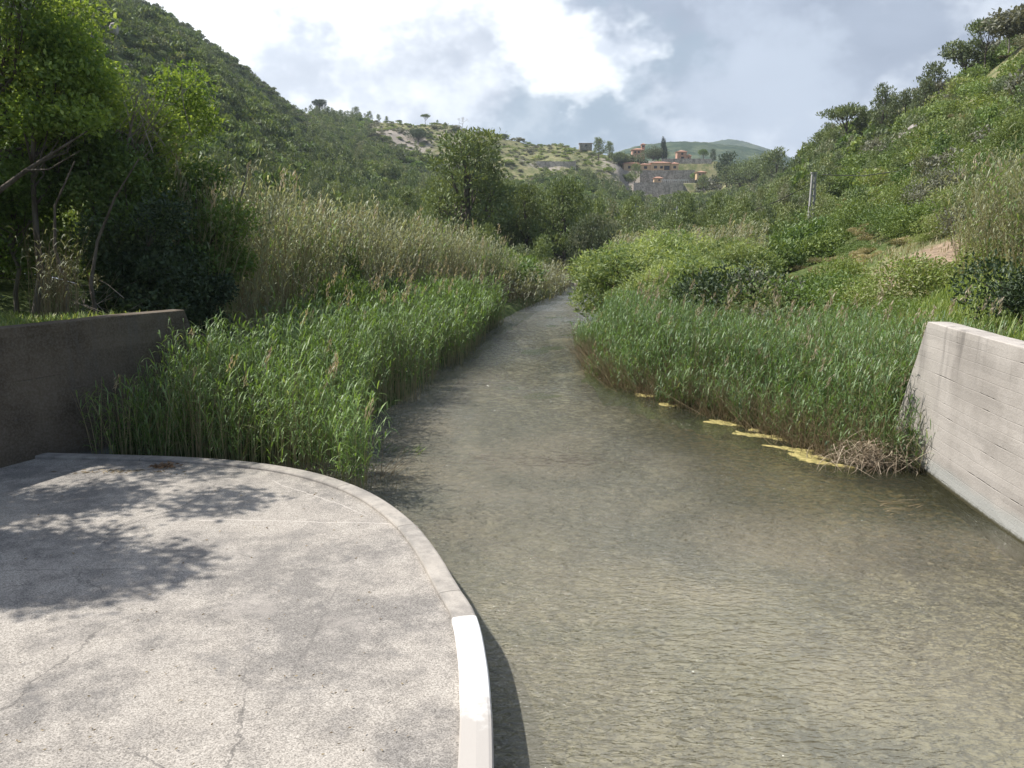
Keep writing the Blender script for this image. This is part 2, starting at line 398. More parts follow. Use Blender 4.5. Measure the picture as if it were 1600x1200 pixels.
def table(s, Y):
    s = np.clip(s, SS[0], SS[-1]); ly = np.log(np.clip(Y, 16, 999)); LY = np.log(YS)
    i = np.clip(np.searchsorted(SS, s) - 1, 0, len(SS) - 2); j = np.clip(np.searchsorted(LY, ly) - 1, 0, len(YS) - 2)
    a = (s - SS[i]) / (SS[i + 1] - SS[i]); b = (ly - LY[j]) / (LY[j + 1] - LY[j])
    b2 = (np.exp(ly) - YS[j]) / (YS[j + 1] - YS[j]); b = b2
    a = a * .5 + smooth(a) * .5
    return (TB[i, j] * (1 - a) + TB[i + 1, j] * a) * (1 - b) + (TB[i, j + 1] * (1 - a) + TB[i + 1, j + 1] * a) * b
def ground_z(x, y):
    x = np.asarray(x, float); y = np.asarray(y, float); x, y = np.broadcast_arrays(x, y)
    Y = np.maximum(y, 16.0); s = x / Y
    T = table(s, Y)
    for k in (-.018, .018): T = T + table(s + k, Y)
    T = T / 3
    amp = np.clip((Y - 25) / 150, 0, 1)
    T = T + amp * (9 * vnoise(x / 38, y / 38, 1) + 4 * vnoise(x / 14, y / 14, 2) + 1.6 * vnoise(x / 6, y / 6, 3)) * np.clip((T - 2) / 25, 0.05, 1)
    # villa terraces
    uu = 800 + s * FPX
    tw = smooth((uu - 962) / 14) * smooth((1125 - uu) / 14) * smooth((y - 425) / 10) * smooth((620 - y) / 60)
    ter = np.where(y < 455.5, zat(0, 311, 454) + (y - 454) * .06, np.where(y < 478, zat(0, 287.5, 455) + (y - 455) * .09, np.where(y < 498, zat(0, 266.8, 478) + (y - 478) * .05, zat(0, 251.5, 498) + (y - 498) * .05)))
    T = T * (1 - tw) + ter * tw
    # river
    xl = np.interp(y, RL[:, 1], RL[:, 0]); xr = np.interp(y, RR[:, 1], RR[:, 0])
    d = np.maximum(xl - x, x - xr)
    d = np.where(y > 100, 30.0, d)
    bank = -.45 + .85 * smooth(d / 1.3 + .25)
    z = bank + (T - .4) * smooth((d - 2.5) / 12)
    z = z + .08 * vnoise(x * 1.3, y * 1.3, 5) + .15 * vnoise(x / 3, y / 3, 6) * (d > 1)
    # behind the retaining walls
    lx = np.interp(y, LW_[:, 1], LW_[:, 0]); rx = np.interp(y, RW_[:, 1], RW_[:, 0])
    lf = smooth((lx - .35 - x) / .25) * smooth((20.5 - y) / 3.0)
    rf = smooth((x - rx - .35) / .25) * smooth((18.5 - y) / 2.8)
    z = z * (1 - lf) + np.maximum(2.72 + .1 * vnoise(x, y, 8) + np.clip((-x - 13) * .12, 0, 9), 0) * lf
    z = z * (1 - rf) + (2.62 + .1 * vnoise(x, y, 9) + np.clip((x - 10) * .12, 0, 9)) * rf
    inside = (y < 16) & (x > lx - .4) & (x < rx + .4)
    z = np.where(inside, -.42 + .05 * vnoise(x * 1.5, y * 1.5, 11), z)
    return z
def grid_mesh(name, X, Y, Z, mat, attrs=None):
    n, m = X.shape; v = np.stack([X, Y, Z], -1).reshape(-1, 3)
    i = np.arange(n * m).reshape(n, m)
    q = np.stack([i[:-1, :-1], i[:-1, 1:], i[1:, 1:], i[1:, :-1]], -1).reshape(-1, 4)
    g = Geo(); g.add(v, q); me = g.mesh(name, [mat], True)
    for k, a in (attrs or {}).items():
        at = me.attributes.new(k, 'FLOAT', 'POINT'); at.data.foreach_set('value', a.astype(np.float32).ravel())
    return me
def mat_ground():
    m, t, out = new_mat('hillside_soil')
    p = t.geo(); dry = t.attr('dry'); rock = t.attr('rock')
    n1 = t.noise(p, .35, 6, .65); n2 = t.noise(p, 2.5, 5, .7); n3 = t.noise(p, .07, 4, .6)
    green = t.mix(t.ss(n2, .35, .65), (.04, .065, .018), (.11, .14, .048))
    straw = t.mix(t.ss(n1, .35, .65), (.10, .12, .048), (.235, .215, .12))
    col = t.mix(t.ss(t.m('ADD', dry, t.m('MULTIPLY', t.m('SUBTRACT', n1, .5), .9)), .3, .75), green, straw)
    st = t.mix(t.ss(n2, .35, .65), (.20, .175, .145), (.40, .36, .31))
    st = t.mix(t.m('MULTIPLY', t.m('SUBTRACT', 1.0, t.ss(t.sep(p)[1], 55, 70)), .9), st, t.mix(t.ss(t.noise(p, 4, 5, .7), .35, .65), (.16, .115, .075), (.36, .27, .19)))
    col = t.mix(t.ss(t.m('ADD', rock, t.m('MULTIPLY', t.m('SUBTRACT', n1, .5), 1.2)), .4, .7), col, st)
    pbsdf(t, out, col, .95, t.bump(t.m('ADD', n2, n1), .6, .3), spec=.1)
    return m
M['ground'] = mat_ground()
def uv_of(x, y, z):
    dz = z - ZE; k = y * math.cos(PITCH) - dz * math.sin(PITCH)
    return 800 + FPX * x / k, 600 - FPX * (y * math.sin(PITCH) + dz * math.cos(PITCH)) / k
def gapn(x, y): return vnoise(x / 9, y / 9, 77) + .35 * vnoise(x / 3.5, y / 3.5, 78)
def cover(x, y, z):
    """dryness and rockiness of the hills, as patches with places and sizes of their own"""
    s = x / y
    def patch(sc_, yc, rs, ry): return np.clip(1.4 - np.hypot((s - sc_) / rs, (y - yc) / ry), 0, 1)
    dry = .15 + .2 * smooth((y - 25) / 60) * (s > .38)
    dry = dry + .55 * smooth((gapn(x, y) - .12) / .1) * (s > .33) * smooth((y - 58) / 12)
    dry = np.maximum(dry, .95 * smooth((y - 330) / 80) * smooth((s + .19) / .03))
    dry = np.maximum(dry, .45 * smooth((y - 300) / 90) * (s < -.15))
    dry = np.maximum(dry, .95 * patch(.60, 125, .09, 50)); dry = np.maximum(dry, .9 * patch(.50, 36, .08, 9))
    rock = np.maximum(.95 * patch(-.135, 455, .045, 42), .6 * patch(.03, 430, .05, 30))
    rock = np.maximum(rock, .75 * patch(.155, 470, .07, 60)); rock = np.maximum(rock, .95 * patch(.50, 35, .075, 5))
    rock = np.maximum(rock, .5 * patch(-.07, 480, .04, 25)); rock = np.maximum(rock, .8 * patch(-.495, 200, .02, 40))
    rock = np.maximum(rock, .45 * patch(.64, 130, .05, 30))
    return dry, rock
def build_ground():
    xs = np.concatenate([np.linspace(-70, -16, 40)[:-1], np.arange(-16, 16.01, .33), np.linspace(16, 70, 40)[1:]]); ys = np.arange(-14, 30.01, .4)
    X, Y = np.meshgrid(xs, ys); Z = ground_z(X, Y); d, r = cover(X, np.maximum(Y, 16), Z)
    o = link('ground', grid_mesh('ground', X, Y, Z, M['ground'], {'dry': d, 'rock': r * 0})); tag(o, kind='structure')
    ss_ = np.concatenate([np.linspace(-2.3, -.75, 50)[:-1], np.linspace(-.75, .85, 330), np.linspace(.85, 2.3, 50)[1:]])
    yy = np.sort(np.concatenate([np.geomspace(29.9, 950, 250), [455, 456, 477.5, 478.5, 497.5, 498.5]]))
    S, Y = np.meshgrid(ss_, yy); X = S * Y; Z = ground_z(X, Y); d, r = cover(X, Y, Z)
    o = link('hillside', grid_mesh('hillside', X, Y, Z, M['ground'], {'dry': d, 'rock': r})); tag(o, kind='structure')
build_ground()

def build_far_hills():
    m, t, out = new_mat('wooded_far_hill')
    p = t.geo(); n = t.noise(p, .012, 6, .65); n2 = t.noise(p, .05, 5, .7)
    col = t.mix(t.ss(t.m('ADD', t.m('MULTIPLY', n, .5), t.m('MULTIPLY', n2, .5)), .42, .6), (.028, .055, .028), (.11, .135, .07))
    pbsdf(t, out, col, .95, t.bump(n2, 1, 8), spec=.05)
    # nearer wooded ridge and the blue mountain behind it: skyline given as azimuth/elevation, built at true distance
    for name, Yc, dep, sky in (('hills', 1500, 450, [(300, 330), (600, 300), (880, 260), (1000, 226), (1035, 221), (1060, 221), (1100, 224), (1130, 228), (1170, 232), (1230, 250), (1400, 280), (1900, 330)]),
                               ('mountain', 2600, 800, [(300, 340), (900, 290), (1040, 240), (1090, 224), (1125, 219), (1150, 222), (1175, 228), (1200, 238), (1260, 262), (1400, 300), (1900, 340)])):
        su = np.array([a for a, b in sky]); sv = np.array([b for a, b in sky])
        uu = np.linspace(200, 2000, 400); kk = np.linspace(-1, 1, 50)
        U, K = np.meshgrid(uu, kk)
        v = np.interp(U, su, sv); Y = Yc + K * dep; top = zat(0, v + 3, Yc)
        H = np.cos(np.clip(K, -1, 1) * math.pi / 2) ** .8
        Z = 2 + (top - 2) * H + H * (1 - H * .8) * (Yc / 120) * (vnoise(U / 30, K * 6, 3) + .6 * vnoise(U / 9, K * 14, 4)) + H * vnoise(U / 1.7, K * 30, 7) * Yc / 500
        X = (U - 800) / FPX * Y
        tag(link(name, grid_mesh(name, X, Y, Z, m)), kind='structure')
build_far_hills()

# ------------------------------------------------------------------ water
def mat_water():
    m, t, out = new_mat('river_water')
    p = t.geo(); x, y, z = t.sep(p)
    w1 = t.noise(t.mp(p, (1.0, 2.3, 1), (0, 0, R(8))), 1.9, 2, .5, 1.4)
    w2 = t.noise(t.mp(p, (1.0, 2.4, 1), (0, 0, R(-14))), 4.6, 2, .5, 1.1)
    w3 = t.noise(t.mp(p, (1, 1.8, 1), (0, 0, R(20))), 19, 2, .5, .6)
    rif = t.m('MULTIPLY', t.ss(y, 9, 13), t.m('SUBTRACT', 1.0, t.ss(y, 17, 24)))
    h = t.m('ADD', t.m('MULTIPLY', w1, .62), t.m('ADD', t.m('MULTIPLY', w2, .48), t.m('MULTIPLY', w3, .10)))
    h = t.m('MULTIPLY', h, t.m('ADD', .6, t.m('MULTIPLY', rif, .9)))
    calm = t.ss(t.noise(t.mp(p, (1, .5, 1)), .35, 3, .5, .5), .35, .62); h = t.m('MULTIPLY', h, t.m('ADD', .55, t.m('MULTIPLY', calm, .75)))
    nr = t.bump(h, 1.0, .34); nd = t.bump(h, 1.0, .11)
    fr = t.n.new('ShaderNodeFresnel'); fr.inputs[0].default_value = 1.38; t.l.new(nr, fr.inputs['Normal'])
    pn = t.noise(p, .28, 4, .55, .8)
    murk = t.mix(t.ss(pn, .35, .65), (.285, .28, .225), (.385, .355, .275))
    # clearer olive water along the right bank and far upstream
    clear = t.ss(t.m('ADD', t.m('MULTIPLY', x, .20), t.m('MULTIPLY', y, .09)), 1.4, 3.0); clear = t.m('MULTIPLY', clear, t.ss(y, 10.8, 13.2)); shal = t.m('MULTIPLY', t.ss(x, 3.0, 6.5), t.m('SUBTRACT', 1.0, t.ss(y, 10.5, 12.5)))
    murk = t.mix(clear, murk, (.085, .085, .042))
    tr = t.n.new('ShaderNodeBsdfTransparent'); tr.inputs[0].default_value = (.88, .90, .80, 1)
    di = t.n.new('ShaderNodeBsdfDiffuse'); t.put(di.inputs[0], murk); t.l.new(nd, di.inputs['Normal'])
    mx = t.n.new('ShaderNodeMixShader'); t.put(mx.inputs[0], t.m('SUBTRACT', .44, t.m('ADD', t.m('MULTIPLY', clear, .22), t.m('MULTIPLY', shal, .22))))
    t.l.new(tr.outputs[0], mx.inputs[1]); t.l.new(di.outputs[0], mx.inputs[2])
    gl = t.n.new('ShaderNodeBsdfGlossy'); t.put(gl.inputs['Roughness'], t.m('ADD', .05, t.m('MULTIPLY', t.ss(y, 17, 55), .24))); gl.inputs[0].default_value = (.95, .97, 1, 1)
    t.l.new(nr, gl.inputs['Normal'])
    m2 = t.n.new('ShaderNodeMixShader'); t.put(m2.inputs[0], fr.outputs[0])
    t.l.new(mx.outputs[0], m2.inputs[1]); t.l.new(gl.outputs[0], m2.inputs[2]); t.l.new(m2.outputs[0], out.inputs[0])
    return m
def build_water():
    X, Y = np.meshgrid(np.linspace(-10.6, 11, 30), np.linspace(-12, 101, 120))
    tag(link('water', grid_mesh('water', X, Y, X * 0, mat_water())), kind='structure')
    m, t, out = new_mat('river_bed_gravel')
    p = t.geo(); x, y, z = t.sep(p)
    n = t.noise(p, .45, 5, .6, .6); v = t.voro(p, 9, 1); n2 = t.noise(p, 6, 4, .7)
    sand = t.mix(t.ss(n2, .3, .7), (.29, .25, .18), (.47, .415, .315))
    weed = t.mix(t.ss(n2, .4, .65), (.045, .055, .018), (.27, .19, .075))
    stones = t.mix(t.ss(n2, .45, .6), (.06, .058, .05), (.34, .30, .24))
    band = t.m('MULTIPLY', t.ss(y, 10.2, 12.2), 1.0)
    col = t.mix(t.ss(t.m('ADD', n, t.m('MULTIPLY', band, .22)), .52, .66), sand, stones)
    col = t.mix(t.m('MULTIPLY', t.ss(t.m('ADD', x, t.m('MULTIPLY', n, 3)), 4.2, 6.2), band), col, weed)
    pbsdf(t, out, col, .9, t.bump(n2, .6, .05))
    X, Y = np.meshgrid(np.linspace(-10.6, 9, 60), np.linspace(-12, 101, 200))
    Z = -.30 + .06 * vnoise(X, Y, 21) - .12 * smooth((Y - 16) / 4)
    Z = np.where(ground_z(X, Y) > Z + .02, Z - .25, Z)
    tag(link('riverbed', grid_mesh('riverbed', X, Y, Z, m)), kind='structure')
build_water()

# ------------------------------------------------------------------ pavement (low concrete apron) with kerb
EDGE_PX = [(-200, 702), (0, 705), (150, 709), (300, 714), (400, 722), (480, 735), (560, 760), (640, 810), (690, 870), (720, 920), (740, 950), (762, 1040), (770, 1120), (772, 1200), (770, 1300), (765, 1500)]
PZ = .5
def px_plane(u, v, z):
    r = _F + _U * (600 - v) / FPX + np.array([1, 0, 0]) * (u - 800) / FPX
    k = (z - ZE) / r[2]; return (r[0] * k, r[1] * k)
def smooth_poly(P, n):
    P = np.array(P, float); t = np.concatenate([[0], np.cumsum(np.hypot(*np.diff(P, axis=0).T))])
    tt = np.linspace(0, t[-1], n); m = np.gradient(P, t, axis=0)
    i = np.clip(np.searchsorted(t, tt) - 1, 0, len(t) - 2); h = (t[i + 1] - t[i])[:, None]; s = ((tt - t[i]) / h[:, 0])[:, None]
    return (2 * s**3 - 3 * s**2 + 1) * P[i] + (s**3 - 2 * s**2 + s) * h * m[i] + (-2 * s**3 + 3 * s**2) * P[i + 1] + (s**3 - s**2) * h * m[i + 1]
def mat_apron(kerb=False):
    m, t, out = new_mat('kerb_concrete' if kerb else 'exposed_aggregate_concrete')
    p = t.geo(); x, y, z = t.sep(p)
    big = t.noise(p, .55, 5, .6, .4); mid = t.noise(p, 3.2, 5, .65); fine = t.noise(p, 70, 3, .75); peb = t.voro(p, 85, 1)
    pv = t.sep(peb)[0]
    a = t.mix(t.ss(t.m('ADD', t.m('MULTIPLY', big, .7), t.m('MULTIPLY', mid, .3)), .40, .60), (.190, .178, .163), (.305, .280, .247))
    a = t.mix(t.m('MULTIPLY', t.ss(mid, .42, .68), .45), a, (.35, .325, .29))
    k = .25 if kerb else 1.0
    sp = t.m('ADD', t.m('MULTIPLY', pv, .75 * k), t.m('MULTIPLY', t.ss(fine, .3, .7), .55 * k))
    sp = t.m('ADD', sp, .45 + (1 - k) * .86)
    a = t.vm('MULTIPLY', a, t.comb(sp, sp, sp))
    scuff = t.noise(t.mp(p, (1, 1, 1), (0, 0, .5)), 1.1, 6, .7, .8); a = t.mix(t.m('MULTIPLY', t.ss(scuff, .56, .70), .35), a, (.42, .385, .345)); a = t.mix(t.m('MULTIPLY', t.m('SUBTRACT', 1.0, t.ss(scuff, .30, .42)), .4), a, (.12, .118, .118))
    if not kerb:
        wob = t.m('MULTIPLY', t.m('SUBTRACT', t.noise(p, 1.3, 5, .7), .5), .35)
        def line(coord, c, w, lo=None, hi=None, other=None):
            d_ = t.m('ABSOLUTE', t.m('SUBTRACT', t.m('ADD', coord, wob), c))
            f = t.m('SUBTRACT', 1.0, t.ss(d_, w * .3, w))
            if lo is not None: f = t.m('MULTIPLY', f, t.m('MULTIPLY', t.ss(other, lo - .1, lo), t.m('SUBTRACT', 1.0, t.ss(other, hi, hi + .1))))
            return f
        ln = line(y, 9.35, .02, -7.5, -2.4, x)
        ln = t.m('MAXIMUM', t.m('MULTIPLY', ln, .7), t.m('MULTIPLY', line(x, -2.05, .022, 6.9, 8.9, y), .6))
        ln = t.m('MULTIPLY', ln, t.ss(t.noise(p, 2.1, 3, .6), .38, .55))
        a = t.mix(t.m('MULTIPLY', ln, .6), a, (.10, .095, .09))
        cw = t.vm('ADD', p, t.vm('MULTIPLY', t.vm('SUBTRACT', t.noise(p, 1.7, 5, .7, 0, out=1), (.5, .5, .5)), (.55, .55, 0)))
        ck = t.m('SUBTRACT', 1.0, t.ss(t.voro(cw, .30, 0, 'DISTANCE_TO_EDGE'), .0015, .0045))
        ck = t.m('MULTIPLY', ck, t.ss(t.noise(p, .6, 2, .5), .47, .55)); a = t.mix(t.m('MULTIPLY', ck, .55), a, (.09, .085, .08))
        l2 = t.m('MAXIMUM', line(t.m('ADD', y, t.m('MULTIPLY', x, .05)), 10.9, .022, -4.5, -1.6, x), line(t.m('ADD', y, t.m('MULTIPLY', x, .9)), 9.4, .02, -4.0, -2.2, x))
        a = t.mix(t.m('MULTIPLY', l2, .5), a, (.60, .55, .50))
    else:
        st = t.ss(t.noise(t.mp(p, (1, 1, .4)), 1.6, 5, .65), .5, .68)
        a = t.mix(t.m('MULTIPLY', st, .35), a, (.20, .19, .18))
        arc = t.attr('arc'); fj = t.m('ABSOLUTE', t.m('SUBTRACT', t.m('FRACT', t.m('MULTIPLY', arc, 1 / 2.3)), .5))
        jt = t.m('SUBTRACT', 1.0, t.ss(fj, .0018, .0045)); a = t.mix(t.m('MULTIPLY', jt, .75), a, (.08, .075, .07))
        gr = t.ss(t.noise(p, 6, 5, .7), .52, .66); a = t.mix(t.m('MULTIPLY', gr, .35), a, (.17, .165, .155))
        fz = t.m('MULTIPLY', t.m('SUBTRACT', 1.0, t.ss(z, .0, .2)), .7)
        a = t.mix(fz, a, (.06, .062, .05))
    pbsdf(t, out, a, .92, t.bump(t.m('ADD', t.m('MULTIPLY', pv, .6), fine), .35, .006), spec=.15)
    return m
M['apron'] = mat_apron(); M['kerb'] = mat_apron(True)
def build_apron():
    E = np.array([px_plane(u, v, PZ) for u, v in EDGE_PX])
    E = E[E[:, 1] > 2.5]
    E = np.vstack([E, [(-.16, 1.5), (-.2, -3), (-.2, -12)]])
    E[0] = (-12.5, 15.15)
    O = smooth_poly(E, 170)
    tan = unit(np.gradient(O, axis=0)); nin = np.stack([tan[:, 1], -tan[:, 0]], 1)    # to the right of travel = inside?
    cen = np.array([-6., 5.]); sgn = np.sign(((cen - O) * nin).sum(1)); nin = nin * sgn[:, None]
    KW = .27
    I = O + nin * KW
    # deck: from inner line to a far inner spine, as strips
    g = Geo(); n = len(O); K = 60
    spine = np.stack([np.full(n, -12.5), np.interp(np.arange(n), [0, n * .45, n - 1], [15.0, 8.0, -12])], 1)
    ts = np.linspace(0, 1, K)
    P = (I + nin * -.01)[:, None] * (1 - ts)[None, :, None] + spine[:, None] * ts[None, :, None]
    Z = PZ - .045 + .012 * vnoise(P[..., 0] * .8, P[..., 1] * .8, 31)
    v = np.concatenate([P, Z[..., None]], -1)
    i = np.arange(n * K).reshape(n, K); q = np.stack([i[:-1, :-1], i[1:, :-1], i[1:, 1:], i[:-1, 1:]], -1)
    g.add(v, q)
    pav = link('pavement', g.mesh('pavement', [M['apron']], True)); tag(pav, 'grey exposed-aggregate concrete apron with rounded edge beside the river', kind='structure')
    # kerb with rounded lips, outer face down into the river
    prof = [(KW, -.08), (KW, -.012), (KW - .012, 0.006), (KW * .5, .012), (.035, .006), (.012, -.004), (0, -.03), (0, -1.2)]
    prof = np.array(prof)
    wob = .008 * vnoise(np.arange(n) * .7, np.arange(n) * 0. + 2, 5) + .01 * vnoise(np.arange(n) * .13, np.arange(n) * 0. + 2, 6)
    V = np.zeros((n, len(prof), 3))
    V[..., :2] = O[:, None] + nin[:, None] * (prof[None, :, 0:1] + wob[:, None, None])
    V[..., 2] = PZ + prof[None, :, 1] + wob[:, None] * .6
    i = np.arange(n * len(prof)).reshape(n, len(prof)); q = np.stack([i[:-1, :-1], i[:-1, 1:], i[1:, 1:], i[1:, :-1]], -1)
    g = Geo(); g.add(V, q); km = g.mesh('kerb', [M['kerb']], False)
    arc = np.concatenate([[0], np.cumsum(np.hypot(*np.diff(O, axis=0).T))]); at = km.attributes.new('arc', 'FLOAT', 'POINT'); at.data.foreach_set('value', np.repeat(arc, len(prof)).astype(np.float32))
    kb = link('kerb', km, pav); kb['label'] = 'smooth pale concrete kerb along the curved edge'
    # white paint: worn coat 4 mm proud on the kerb, y 8.2 down to 6.0
    sel = np.where((O[:, 1] < 8.22) & (O[:, 1] > 5.2) & (O[:, 0] > -1))[0]
    m, t, out = new_mat('white_kerb_paint'); p = t.geo(); y = t.sep(p)[1]
    nz = t.noise(p, 22, 4, .7); n5 = t.noise(p, 5, 4, .7)
    wear = t.ss(t.m('ADD', y, t.m('MULTIPLY', t.m('SUBTRACT', n5, .5), 1.3)), 6.05, 6.65)
    kc = (.40, .375, .345)
    col = t.mix(wear, kc, (.70, .70, .68)); col = t.mix(t.ss(nz, .68, .75), col, (.5, .48, .45))
    pbsdf(t, out, col, .7, t.bump(nz, .2, .004))
    pr = np.array([(KW + .004, -.05), (KW + .004, -.010), (KW - .010, .010), (KW * .5, .016), (.035, .010), (.010, .000), (-.004, -.028), (-.004, -.16)])
    V = np.zeros((len(sel), len(pr), 3)); V[..., :2] = O[sel][:, None] + nin[sel][:, None] * (pr[None, :, 0:1] + wob[sel][:, None, None]); V[..., 2] = PZ + pr[None, :, 1] + wob[sel][:, None] * .6
    i = np.arange(len(sel) * len(pr)).reshape(len(sel), len(pr)); q = np.stack([i[:-1, :-1], i[:-1, 1:], i[1:, 1:], i[1:, :-1]], -1)
    g = Geo(); g.add(V, q); link('white_paint', g.mesh('white_paint', [m], False), kb)
build_apron()

# ------------------------------------------------------------------ retaining walls
def mat_wall(name, a, b):
    m, t, out = new_mat(name)
    p = t.geo(); x, y, z = t.sep(p)
    big = t.noise(p, .8, 5, .6); fine = t.noise(p, 24, 4, .7)
    # board-marked layers
    bz = t.m('ADD', t.m('MULTIPLY', z, 1 / .23), t.m('MULTIPLY', t.noise(p, .5, 2, .5), .25))
    fr = t.m('FRACT', bz); fl = t.m('FLOOR', bz)
    row = t.sep(t.noise(t.comb(t.m('MULTIPLY', y, .12), fl, 0), 1.7, 1, .5, out=1))[0]
    seam = t.m('SUBTRACT', 1.0, t.ss(t.m('ABSOLUTE', t.m('SUBTRACT', fr, .5)), .0, .06))
    faint = t.m('MULTIPLY', seam, .07)
    gap = t.m('MULTIPLY', t.ss(t.noise(t.comb(y, fl, 0), .8, 4, .7), .52, .70), t.ss(t.noise(p, 9, 3, .6), .3, .6))
    deep = t.m('MAXIMUM', t.m('MULTIPLY', seam, gap), faint)
    col = t.mix(t.ss(big, .35, .65), a, b)
    rr = t.m('ADD', .78, t.m('MULTIPLY', row, .44)); col = t.vm('MULTIPLY', col, t.comb(rr, rr, rr))
    col = t.mix(t.m('MULTIPLY', t.ss(fine, .35, .75), .3), col, (.30, .27, .24))
    streak = t.ss(t.noise(t.mp(p, (1, 1, .12)), 2.8, 5, .65), .50, .68)
    col = t.mix(t.m('MULTIPLY', streak, t.m('MULTIPLY', t.ss(z, .8, 2.9), .55)), col, (.13, .12, .11))
    col = t.mix(t.m('MULTIPLY', deep, .42), col, (.12, .11, .10))
    lime = t.m('SUBTRACT', 1.0, t.ss(t.m('ADD', z, t.m('MULTIPLY', t.m('SUBTRACT', big, .5), .35)), .22, .42))
    col = t.mix(t.m('MULTIPLY', lime, .75), col, (.36, .37, .35))
    wet = t.m('SUBTRACT', 1.0, t.ss(t.m('ADD', z, t.m('MULTIPLY', t.m('SUBTRACT', fine, .5), .12)), .03, .11))
    col = t.mix(wet, col, (.06, .055, .03))
    h = t.m('SUBTRACT', t.m('ADD', t.m('MULTIPLY', fine, .35), t.m('MULTIPLY', row, .5)), t.m('MULTIPLY', deep, 1.3))
    pbsdf(t, out, col, .9, t.bump(h, .7, .03), spec=.15)
    return m
def wall_obj(name, line, side, ztop, zbot, thick, rake, mat, label, sags=()):
    """line: face line; side: +1 solid lies at +x of the face"""
    L = smooth_poly(line, 90); n = len(L)
    # the end of the wall is raked: foot runs on past the top
    tan = unit(np.gradient(L, axis=0)); nr = np.stack([tan[:, 1], -tan[:, 0]], 1) * side
    zs = np.concatenate([np.linspace(zbot, ztop - .04, 26), [ztop - .012]])
    rows = []
    for z in zs:
        f = (ztop - z) / (ztop - zbot)
        A = L.copy(); k = smooth(np.clip((np.arange(n) - (n - 22)) / 21., 0, 1)); A = A + tan[-1] * (rake * f * k)[:, None]
        w = .012 * vnoise(A[:, 0] * 2 + A[:, 1] * 2, np.full(n, z * 4.3), 3)
        rows.append(np.column_stack([A + nr * (.0 + w)[:, None] - nr * (.10 * f), np.full(n, z)]))
    top_z = ztop + .015 * vnoise(L[:, 1] * 1.7, L[:, 0] * 0, 4)
    rows.append(np.column_stack([L + nr * .018, top_z])); rows.append(np.column_stack([L + nr * thick * .5, top_z + .004]))
    rows.append(np.column_stack([L + nr * (thick - .018), top_z])); rows.append(np.column_stack([L + nr * thick, top_z - .02]))
    k = smooth(np.clip((np.arange(n) - (n - 22)) / 21., 0, 1))
    rows.append(np.column_stack([L + nr * thick + tan[-1] * (rake * k)[:, None], np.full(n, zbot)]))
    V = np.array(rows); r = len(rows)
    i = np.arange(r * n).reshape(r, n); q = np.stack([i[:-1, :-1], i[:-1, 1:], i[1:, 1:], i[1:, :-1]], -1).reshape(-1, 4).tolist()
    # end cap (raked face) as strips between the front and back edges
    g = Geo(); g.add(V, q)
    fe = V[:28, -1]; be0 = V[-2, -1]; be1 = V[-1, -1]
    be = be1 + (be0 - be1) * ((fe[:, 2] - zbot) / (ztop - zbot))[:, None].clip(0, 1)
    m_ = len(fe); vv = np.concatenate([fe, be]); g.add(vv, [(j, j + 1, m_ + j + 1, m_ + j) for j in range(m_ - 1)])
    g.add([V[27, -1], V[28, -1], V[29, -1], V[30, -1], V[31, -1]][:4] , [(0, 1, 2, 3)])
    o = link(name, g.mesh(name, [mat], False)); tag(o, label, 'retaining wall'); return o
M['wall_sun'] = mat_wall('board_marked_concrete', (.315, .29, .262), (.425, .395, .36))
M['wall_shade'] = mat_wall('board_marked_concrete_brown_shade', (.072, .056, .038), (.130, .104, .074))  # brown-stained copy of the concrete, darkened further to paint in this wall's shade
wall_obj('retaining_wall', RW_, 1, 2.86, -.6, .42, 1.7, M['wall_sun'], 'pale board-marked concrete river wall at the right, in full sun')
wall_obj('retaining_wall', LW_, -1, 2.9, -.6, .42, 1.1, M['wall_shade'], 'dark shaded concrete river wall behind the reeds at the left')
#@@VEG
# ------------------------------------------------------------------ helpers for planting
def river_d(x, y):
    xl = np.interp(y, RL[:, 1], RL[:, 0]); xr = np.interp(y, RR[:, 1], RR[:, 0])
    return xl - x, x - xr          # >0 : metres onto the left / right bank
def apron_far(x):                  # y of the far kerb at x
    E = np.array([px_plane(u, v, PZ) for u, v in EDGE_PX]); E = E[(E[:, 1] > 7)]
    return np.interp(x, E[:, 0], E[:, 1])
def scatter(n, xr, yr, ok):
    x = rng.uniform(*xr, n); y = rng.uniform(*yr, n); k = ok(x, y); return x[k], y[k]
RM = [M['reed_stalk'], M['reed_blade'], M['reed_dry'], M['plume']]
RMB = [M['reed_stalk'], M['reed_blade_blue'], M['reed_dry'], M['plume']]
CM = [M['cane_stalk'], M['cane_blade'], M['reed_dry'], M['plume'], M['reed_blade']]

